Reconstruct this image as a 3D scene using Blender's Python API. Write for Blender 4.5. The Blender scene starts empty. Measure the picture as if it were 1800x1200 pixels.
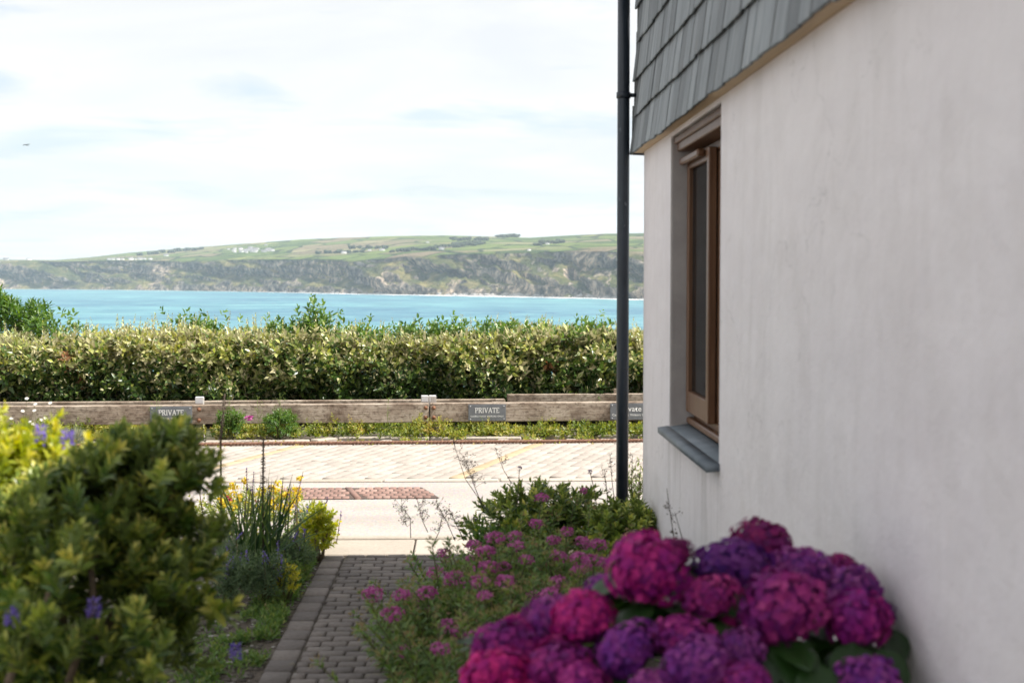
import bpy, math, random
import numpy as np
from mathutils import Vector, Matrix

# ------------------------------------------------------------------ camera, sky, sun, exposure
sc = bpy.context.scene
COL = sc.collection
random.seed(7)
RNG = np.random.default_rng(11)

EYE = 1.6
FPX = 2500.0                     # focal length in photograph pixels (50 mm on 36 mm film)
YAW = math.radians(1.72)
PITCH = math.atan(113.0 / FPX)
cam_d = bpy.data.cameras.new('camera')
cam = bpy.data.objects.new('camera', cam_d)
COL.objects.link(cam)
cam.location = (0, 0, EYE)
cam.rotation_euler = (math.radians(90) - PITCH, 0, -YAW)
cam_d.lens = 50.0
cam_d.sensor_width = 36.0
cam_d.sensor_fit = 'HORIZONTAL'
cam_d.clip_start = 0.05
cam_d.clip_end = 60000.0
cam_d.dof.use_dof = True
cam_d.dof.focus_distance = 14.2
cam_d.dof.aperture_fstop = 3.6
sc.camera = cam

SUN_DIR = Vector((1.0, -0.085, 1.32)).normalized()      # towards the sun
SUN_EL = math.asin(SUN_DIR.z)
SUN_AZ = math.atan2(SUN_DIR.x, SUN_DIR.y)
sun_d = bpy.data.lights.new('sun', 'SUN')
sun_d.energy = 5.0
sun_d.angle = math.radians(0.55)
sun_d.color = (1.0, 0.955, 0.88)
sun = bpy.data.objects.new('sun', sun_d)
COL.objects.link(sun)
sun.rotation_euler = (-SUN_DIR).to_track_quat('-Z', 'Y').to_euler()
sun.location = (20, -3, 30)

world = bpy.data.worlds.new('World')
sc.world = world
world.use_nodes = True
wn, wl = world.node_tree.nodes, world.node_tree.links
wn.clear()
wo = wn.new('ShaderNodeOutputWorld')
sky = wn.new('ShaderNodeTexSky')
sky.sky_type = 'NISHITA'
sky.sun_disc = False
sky.sun_elevation = SUN_EL
sky.sun_rotation = SUN_AZ
sky.dust_density = 1.5
bg_blue = wn.new('ShaderNodeBackground'); bg_blue.inputs['Strength'].default_value = 0.10
wl.new(sky.outputs[0], bg_blue.inputs['Color'])
tc = wn.new('ShaderNodeTexCoord')
sep = wn.new('ShaderNodeSeparateXYZ'); wl.new(tc.outputs['Generated'], sep.inputs[0])
zz = wn.new('ShaderNodeMath'); zz.operation = 'MAXIMUM'; zz.inputs[1].default_value = 0.0
wl.new(sep.outputs['Z'], zz.inputs[0])
za = wn.new('ShaderNodeMath'); za.operation = 'ADD'; za.inputs[1].default_value = 0.09
wl.new(zz.outputs[0], za.inputs[0])
dx = wn.new('ShaderNodeMath'); dx.operation = 'DIVIDE'; wl.new(sep.outputs['X'], dx.inputs[0]); wl.new(za.outputs[0], dx.inputs[1])
dy = wn.new('ShaderNodeMath'); dy.operation = 'DIVIDE'; wl.new(sep.outputs['Y'], dy.inputs[0]); wl.new(za.outputs[0], dy.inputs[1])
cmb = wn.new('ShaderNodeCombineXYZ'); wl.new(dx.outputs[0], cmb.inputs[0]); wl.new(dy.outputs[0], cmb.inputs[1])
cmb.inputs[2].default_value = 3.7
n1 = wn.new('ShaderNodeTexNoise'); n1.inputs['Scale'].default_value = 1.1; n1.inputs['Detail'].default_value = 9; n1.inputs['Roughness'].default_value = 0.55
n1.inputs['Distortion'].default_value = 0.35
wl.new(cmb.outputs[0], n1.inputs['Vector'])
r1 = wn.new('ShaderNodeValToRGB')
r1.color_ramp.elements[0].position = 0.35; r1.color_ramp.elements[0].color = (0.42, 0.42, 0.42, 1)
r1.color_ramp.elements[1].position = 0.47; r1.color_ramp.elements[1].color = (0.97, 0.97, 0.97, 1)
wl.new(n1.outputs['Fac'], r1.inputs[0])
off = wn.new('ShaderNodeVectorMath'); off.operation = 'ADD'; off.inputs[1].default_value = (5.3, 2.1, 0)
wl.new(cmb.outputs[0], off.inputs[0])
n2 = wn.new('ShaderNodeTexNoise'); n2.inputs['Scale'].default_value = 0.9; n2.inputs['Detail'].default_value = 8; n2.inputs['Roughness'].default_value = 0.52
n2.inputs['Distortion'].default_value = 0.5
wl.new(off.outputs[0], n2.inputs['Vector'])
r2 = wn.new('ShaderNodeValToRGB')
r2.color_ramp.elements[0].position = 0.36; r2.color_ramp.elements[0].color = (0.86, 0.868, 0.89, 1)
r2.color_ramp.elements[1].position = 0.58; r2.color_ramp.elements[1].color = (1.0, 0.985, 0.965, 1)
wl.new(n2.outputs['Fac'], r2.inputs[0])
bg_cloud = wn.new('ShaderNodeBackground'); bg_cloud.inputs["Strength"].default_value = 0.585
wl.new(r2.outputs[0], bg_cloud.inputs['Color'])
mx = wn.new('ShaderNodeMixShader')
wl.new(r1.outputs[0], mx.inputs[0]); wl.new(bg_blue.outputs[0], mx.inputs[1]); wl.new(bg_cloud.outputs[0], mx.inputs[2])
wl.new(mx.outputs[0], wo.inputs['Surface'])

vs = sc.view_settings
vs.view_transform = 'Standard'; vs.look = 'None'; vs.exposure = 0.84; vs.gamma = 1.0; vs.use_curve_mapping = False
sc.cycles.use_denoising = True
sc.cycles.max_bounces = 8
sc.cycles.diffuse_bounces = 4
sc.cycles.transparent_max_bounces = 12
sc.cycles.volume_bounces = 1
sc.cycles.sample_clamp_indirect = 8.0

# ------------------------------------------------------------------ helpers
cP, sP, cY, sY = math.cos(PITCH), math.sin(PITCH), math.cos(YAW), math.sin(YAW)
FW = np.array([sY * cP, cY * cP, -sP]); RT = np.array([cY, -sY, 0.0]); UP = np.cross(RT, FW)
CAM = np.array([0, 0, EYE])

def P(px, py, d):
    """world point seen at photo pixel (px,py), d metres along the view axis"""
    return CAM + d * (FW + RT * (px - 900) / FPX + UP * (600 - py) / FPX)

def G(px, py, z=0.0):
    """point of the level z under photo pixel"""
    r = FW + RT * (px - 900) / FPX + UP * (600 - py) / FPX
    return CAM + r * ((z - EYE) / r[2])

def PY(px, Y):
    """X of the vertical plane Y=const at photo column px (horizon row)"""
    r = FW + RT * (px - 900) / FPX + UP * 113 / FPX
    return r[0] * Y / r[1]

def tag(o, label=None, cat=None, group=None, kind=None):
    if label: o['label'] = label
    if cat: o['category'] = cat
    if group: o['group'] = group
    if kind: o['kind'] = kind
    return o

def empty(name, loc, label=None, cat=None, group=None):
    o = bpy.data.objects.new(name, None)
    COL.objects.link(o); o.location = loc; o.empty_display_size = 0.1
    return tag(o, label, cat, group)

def link(name, me, parent=None, loc=None, rot=None, scale=None):
    o = bpy.data.objects.new(name, me)
    COL.objects.link(o)
    if parent is not None:
        o.parent = parent
        # children are written in world coordinates: undo the parent's offset
        pl = WLOC.get(parent.name, Vector(parent.location))
        o.location = (Vector(loc) if loc is not None else Vector((0, 0, 0))) - pl
        WLOC[o.name] = Vector(loc) if loc is not None else Vector((0, 0, 0))
    elif loc is not None:
        o.location = loc
    if rot is not None: o.rotation_euler = rot
    if scale is not None: o.scale = scale
    return o
WLOC = {}

def mesh_np(name, v, tris, mats, rnd=None, smooth=False, mi=None):
    me = bpy.data.meshes.new(name)
    v = np.asarray(v, dtype=np.float32); t = np.asarray(tris, dtype=np.int32)
    k = t.shape[1]
    me.vertices.add(len(v)); me.vertices.foreach_set('co', v.ravel())
    me.loops.add(t.size); me.loops.foreach_set('vertex_index', t.ravel())
    me.polygons.add(len(t))
    me.polygons.foreach_set('loop_start', np.arange(0, t.size, k, dtype=np.int32))
    if smooth: me.polygons.foreach_set('use_smooth', np.ones(len(t), dtype=bool))
    for m in (mats if isinstance(mats, (list, tuple)) else [mats]): me.materials.append(m)
    if mi is not None: me.polygons.foreach_set('material_index', np.asarray(mi, dtype=np.int32))
    if rnd is not None:
        a = me.attributes.new('rnd', 'FLOAT', 'FACE')
        a.data.foreach_set('value', np.asarray(rnd, dtype=np.float32))
    me.update(calc_edges=True)
    return me

class MB:
    """collects triangles"""
    def __init__(s): s.v = []; s.t = []; s.r = []; s.n = 0
    def add(s, v, t, r=0.5):
        v = np.asarray(v, float); t = np.asarray(t, int)
        if len(t) == 0: return
        s.v.append(v); s.t.append(t + s.n); s.n += len(v)
        s.r.append(np.broadcast_to(np.asarray(r, float), (len(t),)).copy() if np.ndim(r) == 0 or len(np.atleast_1d(r)) == len(t) else np.full(len(t), 0.5))
    def mesh(s, name, mats, smooth=False):
        return mesh_np(name, np.concatenate(s.v), np.concatenate(s.t), mats, np.concatenate(s.r), smooth)
    def obj(s, name, mats, parent=None, smooth=False):
        return link(name, s.mesh(name, mats, smooth), parent, (0, 0, 0) if parent is not None else None)

BOXT = np.array([[0,2,1],[0,3,2],[4,5,6],[4,6,7],[0,1,5],[0,5,4],[1,2,6],[1,6,5],[2,3,7],[2,7,6],[3,0,4],[3,4,7]])
def box_v(x0, x1, y0, y1, z0, z1):
    return np.array([[x0,y0,z0],[x1,y0,z0],[x1,y1,z0],[x0,y1,z0],[x0,y0,z1],[x1,y0,z1],[x1,y1,z1],[x0,y1,z1]], float)

def boxobj(name, x0, x1, y0, y1, z0, z1, mat, parent=None, bevel=0.0, rotz=0.0, origin=None, seg=1):
    """box in world axes; if origin given, coordinates are local to it (rotated by rotz)"""
    if origin is None:
        c = np.array([(x0+x1)/2, (y0+y1)/2, (z0+z1)/2]); v = box_v(x0,x1,y0,y1,z0,z1) - c; loc = c
    else:
        v = box_v(x0,x1,y0,y1,z0,z1); loc = np.array(origin)
    me = bpy.data.meshes.new(name)
    me.from_pydata(v.tolist(), [], [[0,3,2,1],[4,5,6,7],[0,1,5,4],[1,2,6,5],[2,3,7,6],[3,0,4,7]])
    me.materials.append(mat)
    o = link(name, me, parent, loc, (0, 0, rotz))
    if bevel > 0:
        b = o.modifiers.new('b', 'BEVEL'); b.width = bevel; b.segments = seg
    return o

def tube(pts, rad, n=6, cap=True):
    pts = np.asarray(pts, float); m = len(pts)
    rad = np.broadcast_to(np.asarray(rad, float), (m,))
    tan = np.gradient(pts, axis=0); tan /= np.linalg.norm(tan, axis=1)[:, None] + 1e-9
    ref = np.array([0.31, 0.87, 0.38])
    u = np.cross(tan, ref); u /= np.linalg.norm(u, axis=1)[:, None] + 1e-9
    w = np.cross(tan, u)
    a = np.arange(n) * 2 * math.pi / n
    v = pts[:, None, :] + rad[:, None, None] * (np.cos(a)[None, :, None] * u[:, None, :] + np.sin(a)[None, :, None] * w[:, None, :])
    v = v.reshape(-1, 3); t = []
    for i in range(m - 1):
        for j in range(n):
            p, q = i*n + j, i*n + (j+1) % n
            t += [[p, q, q+n], [p, q+n, p+n]]
    if cap:
        for j in range(1, n-1):
            t.append([0, j+1, j]); b = (m-1)*n; t.append([b, b+j, b+j+1])
    return v, np.array(t)

def nrm(a):
    a = np.asarray(a, float)
    return a / (np.linalg.norm(a, axis=-1, keepdims=True) + 1e-9)

# leaf templates: x along the leaf, y across, z the normal
LEAF_V = np.array([[0,0,0],[.42,.5,.07],[1,0,-.06],[.42,-.5,.07],[.48,0,0]], float)
LEAF_T = np.array([[0,4,1],[1,4,2],[0,3,4],[3,2,4]])
ROUND_V = np.array([[0,0,0],[.22,.4,.06],[.62,.47,.07],[1,0,-.1],[.62,-.47,.07],[.22,-.4,.06],[.25,0,0],[.62,0,0]], float)
ROUND_T = np.array([[0,6,1],[1,6,7],[1,7,2],[2,7,3],[0,5,6],[5,7,6],[5,4,7],[4,3,7]])
BLADE_V = np.array([[0,.5,0],[0,-.5,0],[.35,.5,.02],[.35,-.5,.02],[.7,.38,-.02],[.7,-.38,-.02],[1,0,-.1]], float)
BLADE_T = np.array([[0,1,3],[0,3,2],[2,3,5],[2,5,4],[4,5,6]])

def leaves(mb, pos, axis, normal, length, width, rnd, tv=LEAF_V, tt=LEAF_T):
    pos = np.asarray(pos, float); n = len(pos)
    if n == 0: return
    X = nrm(axis); Y = nrm(np.cross(normal, X)); Z = np.cross(X, Y)
    L = np.broadcast_to(length, (n,)); Wd = np.broadcast_to(width, (n,))
    v = pos[:, None, :] + (tv[None, :, 0:1] * L[:, None, None]) * X[:, None, :] + (tv[None, :, 1:2] * Wd[:, None, None]) * Y[:, None, :] + (tv[None, :, 2:3] * L[:, None, None]) * Z[:, None, :]
    t = tt[None] + (np.arange(n) * len(tv))[:, None, None]
    mb.add(v.reshape(-1, 3), t.reshape(-1, 3), np.repeat(np.broadcast_to(rnd, (n,)), len(tt)))

def lattice(seed, size=256):
    return np.random.default_rng(seed).random((size, size))
_LAT = {}
def vnoise(x, y, seed=0):
    if seed not in _LAT: _LAT[seed] = lattice(seed)
    L = _LAT[seed]; x = np.asarray(x, float); y = np.asarray(y, float)
    xi = np.floor(x).astype(int); yi = np.floor(y).astype(int); fx = x - xi; fy = y - yi
    fx = fx*fx*(3-2*fx); fy = fy*fy*(3-2*fy)
    g = lambda a, b: L[a % 256, b % 256]
    return (g(xi,yi)*(1-fx)+g(xi+1,yi)*fx)*(1-fy) + (g(xi,yi+1)*(1-fx)+g(xi+1,yi+1)*fx)*fy
def fbm(x, y, seed=0, o=5):
    s = 0; a = .5; f = 1.0; tot = 0
    for i in range(o):
        s = s + a * vnoise(np.asarray(x)*f + i*17.3, np.asarray(y)*f + i*9.1, seed+i); tot += a; a *= .5; f *= 2.03
    return s / tot

# ------------------------------------------------------------------ materials
def newmat(name):
    m = bpy.data.materials.new(name); m.use_nodes = True
    nt = m.node_tree; nt.nodes.clear()
    o = nt.nodes.new('ShaderNodeOutputMaterial'); b = nt.nodes.new('ShaderNodeBsdfPrincipled')
    nt.links.new(b.outputs[0], o.inputs['Surface'])
    return m, nt, b, o

def N(nt, typ, **kw):
    n = nt.nodes.new(typ)
    for k, v in kw.items():
        if k in n.inputs.keys(): n.inputs[k].default_value = v
        else: setattr(n, k, v)
    return n

def ramp(nt, src, stops):
    r = nt.nodes.new('ShaderNodeValToRGB'); cr = r.color_ramp
    while len(cr.elements) < len(stops): cr.elements.new(0.5)
    for e, (p, c) in zip(cr.elements, stops):
        e.position = p; e.color = (c[0], c[1], c[2], 1)
    if src is not None: nt.links.new(src, r.inputs[0])
    return r.outputs[0]

def coords(nt, kind='Object', scale=(1, 1, 1), rot=(0, 0, 0)):
    t = nt.nodes.new('ShaderNodeTexCoord'); m = nt.nodes.new('ShaderNodeMapping')
    m.inputs['Scale'].default_value = scale; m.inputs['Rotation'].default_value = rot
    if kind == 'World':
        g = nt.nodes.new('ShaderNodeNewGeometry'); nt.links.new(g.outputs['Position'], m.inputs[0])
    else:
        nt.links.new(t.outputs[kind], m.inputs[0])
    return m.outputs[0]

def noise(nt, vec, scale, detail=5, rough=.55, dist=0.0):
    n = N(nt, 'ShaderNodeTexNoise'); n.inputs['Scale'].default_value = scale; n.inputs['Detail'].default_value = detail
    n.inputs['Roughness'].default_value = rough; n.inputs['Distortion'].default_value = dist
    nt.links.new(vec, n.inputs['Vector']); return n.outputs['Fac']

def bump(nt, bsdf, h, strength=.3, dist=.01, prev=None):
    b = N(nt, 'ShaderNodeBump'); b.inputs['Strength'].default_value = strength; b.inputs['Distance'].default_value = dist
    nt.links.new(h, b.inputs['Height'])
    if prev is not None: nt.links.new(prev, b.inputs['Normal'])
    nt.links.new(b.outputs[0], bsdf.inputs['Normal']); return b.outputs[0]

def mixc(nt, fac, a, b, mode='MIX'):
    m = nt.nodes.new('ShaderNodeMix'); m.data_type = 'RGBA'; m.blend_type = mode
    for sock, val in ((m.inputs[0], fac), (m.inputs[6], a), (m.inputs[7], b)):
        if isinstance(val, bpy.types.NodeSocket): nt.links.new(val, sock)
        elif isinstance(val, (int, float)): sock.default_value = val
        else: sock.default_value = (val[0], val[1], val[2], 1)
    return m.outputs[2]

def simple(name, stops, scale=8, rough=.7, bstr=.2, bdist=.004, bscale=None, kind='Object', stretch=(1,1,1), metallic=0, spec=.5, detail=6, world_rand=0.0):
    m, nt, b, o = newmat(name)
    v = coords(nt, kind, stretch)
    f = noise(nt, v, scale, detail, .6)
    c = ramp(nt, f, stops)
    if world_rand:
        oi = N(nt, 'ShaderNodeObjectInfo')
        c = mixc(nt, 1.0, c, ramp(nt, oi.outputs['Random'], [(0, (1-world_rand,)*3), (1, (1+world_rand,)*3)]), 'MULTIPLY')
    nt.links.new(c, b.inputs['Base Color'])
    b.inputs['Roughness'].default_value = rough; b.inputs['Metallic'].default_value = metallic
    b.inputs['Specular IOR Level'].default_value = spec
    if bstr: bump(nt, b, noise(nt, v, bscale or scale*4, 5, .6), bstr, bdist)
    return m

def leafmat(name, stops, back=None, rough=.45, trans=.28, spec=.5):
    """leaf colour from a random number per leaf, optional paler underside, some light through"""
    m, nt, b, o = newmat(name)
    at = N(nt, 'ShaderNodeAttribute', attribute_name='rnd')
    c = ramp(nt, at.outputs['Fac'], stops)
    if back is not None:
        g = N(nt, 'ShaderNodeNewGeometry')
        c = mixc(nt, g.outputs['Backfacing'], c, back)
    nt.links.new(c, b.inputs['Base Color']); b.inputs['Roughness'].default_value = rough
    b.inputs['Specular IOR Level'].default_value = spec
    tr = N(nt, 'ShaderNodeBsdfTranslucent')
    hs = N(nt, 'ShaderNodeHueSaturation'); hs.inputs['Value'].default_value = 1.5; hs.inputs['Saturation'].default_value = 1.15
    hs.inputs['Hue'].default_value = .49
    nt.links.new(c, hs.inputs['Color']); nt.links.new(hs.outputs[0], tr.inputs['Color'])
    ms = N(nt, 'ShaderNodeMixShader'); ms.inputs[0].default_value = trans
    nt.links.new(b.outputs[0], ms.inputs[1]); nt.links.new(tr.outputs[0], ms.inputs[2]); nt.links.new(ms.outputs[0], o.inputs['Surface'])
    return m

M = {}
# render on the house wall: off-white, faint vertical run marks, fine grain
m, nt, b, o = newmat('render_wall')
v = coords(nt, 'World'); vw = coords(nt, 'World', (1, .35, 1)); vs_ = coords(nt, 'World', (1, .55, 1.0))
f1 = noise(nt, vs_, 1.7, 8, .62, .9); f2 = noise(nt, vw, .8, 4, .5); f3 = noise(nt, v, 90, 3, .6)
vfine = coords(nt, 'World', (3, 2.6, .8)); f4 = noise(nt, vfine, 1.5, 8, .66, 1.5); f5 = noise(nt, vw, 7, 6, .65, .5)
c = ramp(nt, f1, [(.28, (.69, .645, .665)), (.5, (.745, .71, .725)), (.72, (.79, .76, .775))])
c = mixc(nt, .45, c, ramp(nt, f2, [(.35, (.69, .655, .69)), (.65, (.79, .745, .745))]))
c = mixc(nt, ramp(nt, f4, [(.38, (.30,.30,.30)), (.52, (0,0,0))]), c, (.56, .525, .51))
c = mixc(nt, .3, c, ramp(nt, f5, [(.35, (.68, .64, .64)), (.65, (.80, .76, .75))]))
# run marks under the sill, splash along the foot of the wall, a few hairline cracks
gp_ = N(nt, 'ShaderNodeNewGeometry'); sx_ = N(nt, 'ShaderNodeSeparateXYZ'); nt.links.new(gp_.outputs['Position'], sx_.inputs[0])
def mr(src, a, b_):
    q = N(nt, 'ShaderNodeMapRange'); q.interpolation_type = 'SMOOTHSTEP'; q.inputs['From Min'].default_value = a; q.inputs['From Max'].default_value = b_; nt.links.new(src, q.inputs['Value']); return q.outputs[0]
def mul(a, b_):
    q = N(nt, 'ShaderNodeMath', operation='MULTIPLY')
    for i_, x_ in enumerate((a, b_)):
        if isinstance(x_, float): q.inputs[i_].default_value = x_
        else: nt.links.new(x_, q.inputs[i_])
    return q.outputs[0]
run = noise(nt, coords(nt, 'World', (1, 7, .5)), 1.6, 5, .6, .4)
dm = mul(mul(mr(sx_.outputs['Z'], .25, .84), mr(sx_.outputs['Z'], .875, .855)), mul(mr(sx_.outputs['Y'], 5.3, 5.5), mr(sx_.outputs['Y'], 6.95, 6.75)))
c = mixc(nt, mul(mul(dm, mr(run, .45, .68)), .42), c, (.40, .38, .36))
c = mixc(nt, mul(mul(mr(sx_.outputs['Z'], .42, .02), mr(f5, .35, .6)), .6), c, (.34, .32, .27))
vc = N(nt, 'ShaderNodeTexVoronoi', feature='DISTANCE_TO_EDGE'); vc.inputs['Scale'].default_value = .9
dv_ = N(nt, 'ShaderNodeVectorMath', operation='ADD'); nz = N(nt, 'ShaderNodeTexNoise'); nz.inputs['Scale'].default_value = 3.0; nz.inputs['Detail'].default_value = 5; nt.links.new(v, nz.inputs['Vector'])
nt.links.new(v, dv_.inputs[0]); nt.links.new(nz.outputs['Color'], dv_.inputs[1]); nt.links.new(dv_.outputs[0], vc.inputs['Vector'])
c = mixc(nt, mul(mul(mr(vc.outputs['Distance'], .0035, .0012), mr(f2, .5, .62)), .45), c, (.42, .40, .39))
nt.links.new(c, b.inputs['Base Color']); b.inputs['Roughness'].default_value = .9; b.inputs['Specular IOR Level'].default_value = .25
n_ = bump(nt, b, f3, .55, .003); n_ = bump(nt, b, noise(nt, v, 9, 4, .6), .45, .016, n_); bump(nt, b, noise(nt, v, 2.2, 3, .5), .4, .05, n_)
M['render'] = m
M['reveal'] = simple('shaded_reveal', [(.3, (.33, .30, .29)), (.7, (.43, .395, .38))], 6, .95, .4, .004, 60, 'World')  # greyer than the wall: shade of the recess put into the colour
M['slate'] = simple('slate_shingle', [(.25, (.09, .10, .108)), (.5, (.15, .163, .17)), (.75, (.22, .23, .235))], 1.5, .55, .5, .004, 5, 'World', (18, 18, 1.4), world_rand=.42)
nt = M['slate'].node_tree; b = nt.nodes['Principled BSDF']
rust = ramp(nt, noise(nt, coords(nt, 'World', (9, 9, 3)), 1.0, 4, .7), [(.66, (0, 0, 0)), (.76, (1, 1, 1))])
old = b.inputs['Base Color'].links[0].from_socket
nt.links.new(mixc(nt, rust, old, (.17, .12, .07)), b.inputs['Base Color'])
M['sill'] = simple('slate_sill', [(.3, (.10, .125, .15)), (.7, (.17, .20, .225))], 9, .6, .3, .003)
M['soffit'] = simple('soffit_board', [(.3, (.46, .33, .19)), (.7, (.58, .44, .28))], 6, .7, .15, .002, stretch=(6, .5, 6))
M['roof'] = simple('roof_slate', [(.3, (.06, .07, .08)), (.7, (.12, .13, .14))], 5, .6, .5, .02, 14)
M['timber'] = simple('window_timber', [(.25, (.085, .036, .016)), (.5, (.135, .062, .028)), (.75, (.20, .105, .055))], 3, .42, .25, .0015, 9, 'Object', (14, 14, .8))
M['pipe'] = simple('pipe_plastic', [(.3, (.012, .018, .028)), (.7, (.022, .032, .045))], 5, .38, .15, .001, 40)
nt = M['pipe'].node_tree; b = nt.nodes['Principled BSDF']
sp = ramp(nt, noise(nt, coords(nt, 'World', (1, 1, .6)), 26, 3, .6), [(.66, (0, 0, 0)), (.74, (.6, .6, .6))])
nt.links.new(mixc(nt, sp, b.inputs['Base Color'].links[0].from_socket, (.13, .15, .17)), b.inputs['Base Color'])
m, nt, b, o = newmat('window_glass')
b.inputs['Base Color'].default_value = (.02, .022, .025, 1); b.inputs['Roughness'].default_value = .03
b.inputs['Specular IOR Level'].default_value = .8
gt = N(nt, 'ShaderNodeBsdfTransparent'); gt.inputs[0].default_value = (.7, .75, .75, 1)
ms = N(nt, 'ShaderNodeMixShader'); ms.inputs[0].default_value = .45
nt.links.new(b.outputs[0], ms.inputs[1]); nt.links.new(gt.outputs[0], ms.inputs[2]); nt.links.new(ms.outputs[0], o.inputs['Surface'])
M['glass'] = m
M['blind'] = simple('blind_cloth', [(.3, (.40, .40, .41)), (.7, (.5, .5, .5))], 20, .9, .1)
M['dark_room'] = simple('room_plaster', [(.3, (.25, .24, .23)), (.7, (.3, .29, .28))], 3, .9, 0)

# ground materials
m, nt, b, o = newmat('bed_soil')
v = coords(nt, 'World'); f = noise(nt, v, 14, 8, .65); g = noise(nt, v, 60, 4, .7); h = noise(nt, v, 1.3, 4)
c = ramp(nt, f, [(.3, (.045, .032, .022)), (.55, (.085, .065, .047)), (.75, (.15, .12, .09))])
c = mixc(nt, .5, c, ramp(nt, g, [(.4, (.05, .04, .03)), (.7, (.20, .17, .14))]))
c = mixc(nt, ramp(nt, h, [(.52, (0,0,0)), (.62, (.7,.7,.7))]), c, (.06, .075, .02))
nt.links.new(c, b.inputs['Base Color']); b.inputs['Roughness'].default_value = .95
bump(nt, b, f, .9, .03); M['soil'] = m
m, nt, b, o = newmat('road_chippings')
v = coords(nt, 'World'); f = noise(nt, v, 55, 5, .7); g = noise(nt, v, .8, 4); vo = N(nt, 'ShaderNodeTexVoronoi'); vo.inputs['Scale'].default_value = 85
nt.links.new(v, vo.inputs['Vector'])
c = ramp(nt, f, [(.32, (.255, .23, .21)), (.5, (.345, .313, .288)), (.7, (.44, .405, .375))])
c = mixc(nt, .35, c, vo.outputs['Color'], 'SOFT_LIGHT')
c = mixc(nt, .45, c, ramp(nt, g, [(.3, (.29, .265, .243)), (.7, (.39, .355, .325))]))
c = mixc(nt, .8, c, ramp(nt, noise(nt, coords(nt, 'World', (.12, 1.6, 1)), 1.3, 5, .6, .5), [(.35, (.86, .84, .82)), (.6, (1.06, 1.06, 1.06))]), 'MULTIPLY')
c = mixc(nt, ramp(nt, noise(nt, v, 2.4, 5, .7), [(.63, (0,0,0)), (.72, (.4,.4,.4))]), c, (.16, .14, .125))
nt.links.new(c, b.inputs['Base Color']); b.inputs['Roughness'].default_value = .88; bump(nt, b, f, .7, .006); M['road'] = m

def blockmat(name, stops, w=.22, sc_=40, rough=.85, bs=.5, moss=None):
    m, nt, b, o = newmat(name)
    oi = N(nt, 'ShaderNodeObjectInfo'); at = N(nt, 'ShaderNodeAttribute', attribute_name='rnd')
    ad = N(nt, 'ShaderNodeMath', operation='ADD'); nt.links.new(oi.outputs['Random'], ad.inputs[0]); nt.links.new(at.outputs['Fac'], ad.inputs[1])
    fr = N(nt, 'ShaderNodeMath', operation='FRACT'); nt.links.new(ad.outputs[0], fr.inputs[0])
    c = ramp(nt, fr.outputs[0], stops)
    v = coords(nt, 'World'); f = noise(nt, v, sc_, 6, .7)
    c = mixc(nt, .75, c, ramp(nt, f, [(.25, (1-w*1.6,)*3), (.75, (1+w*1.4,)*3)]), 'MULTIPLY')
    g = noise(nt, v, 1.7, 4)
    c = mixc(nt, .6, c, ramp(nt, g, [(.3, (1-w,)*3), (.7, (1+w,)*3)]), 'MULTIPLY')
    if moss:
        c = mixc(nt, ramp(nt, noise(nt, v, 9, 5, .7), [(.60, (0,0,0)), (.72, (.55,.55,.55))]), c, moss)
    nt.links.new(c, b.inputs['Base Color']); b.inputs['Roughness'].default_value = rough
    bump(nt, b, f, bs, .004); return m
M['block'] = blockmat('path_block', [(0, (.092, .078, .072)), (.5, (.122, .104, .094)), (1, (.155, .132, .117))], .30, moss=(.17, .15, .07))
M['block_bed'] = simple('joint_grit', [(.3, (.045, .036, .028)), (.7, (.09, .075, .055))], 40, .95, .6, .006, kind='World')
M['paver'] = blockmat('bay_paver', [(0, (.305, .268, .235)), (.5, (.35, .31, .272)), (1, (.39, .347, .307))], .14, 30)
M['paver_line'] = blockmat('buff_paver', [(0, (.35, .265, .165)), (.5, (.39, .295, .185)), (1, (.42, .33, .215))], .12, 30)
M['paver_bed'] = simple('paver_joint', [(.3, (.20, .165, .13)), (.7, (.32, .28, .22))], 30, .95, .4, .004, kind='World')
M['brick'] = blockmat('red_brick_paver', [(0, (.20, .115, .092)), (.5, (.25, .15, .122)), (1, (.31, .20, .165))], .18, 45)
M['brick_bed'] = simple('brick_joint', [(.3, (.055, .035, .028)), (.7, (.11, .075, .06))], 30, .95, .4, .004, kind='World')
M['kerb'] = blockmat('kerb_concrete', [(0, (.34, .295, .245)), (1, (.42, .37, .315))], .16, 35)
M['rust'] = simple('rusty_iron', [(.25, (.09, .035, .018)), (.5, (.22, .10, .055)), (.75, (.33, .18, .11))], 25, .85, .5, .003, metallic=.15, kind='World')
# timber of the rail fence
m, nt, b, o = newmat('weathered_timber')
v = coords(nt, 'Object', (1.2, 22, 22)); v2 = coords(nt, 'Object', (1, 1, 1)); v3 = coords(nt, 'Object', (3, 60, 60))
f = noise(nt, v, 1.6, 8, .65, .6); g = noise(nt, v2, 2.6, 6, .7); k = noise(nt, v3, 1.5, 5, .7, .4); s_ = noise(nt, coords(nt, 'Object', (.6, 1, 1)), 26, 6, .75)
c = ramp(nt, f, [(.28, (.10, .07, .05)), (.46, (.33, .26, .20)), (.66, (.54, .46, .38))])
c = mixc(nt, .6, c, ramp(nt, g, [(.40, (.13, .085, .062)), (.5, (.36, .29, .23)), (.62, (.55, .47, .39))]))
c = mixc(nt, ramp(nt, s_, [(.50, (0,0,0)), (.62, (.8,.8,.8))]), c, (.11, .078, .058))
nt.links.new(c, b.inputs['Base Color']); b.inputs['Roughness'].default_value = .9; b.inputs['Specular IOR Level'].default_value = .2
n_ = bump(nt, b, k, .9, .012); bump(nt, b, s_, .6, .008, n_); M['rail'] = m
M['post'] = simple('post_timber', [(.3, (.30, .27, .24)), (.7, (.48, .45, .42))], 6, .9, .6, .004, 12, 'Object', (12, 12, 1))
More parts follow.
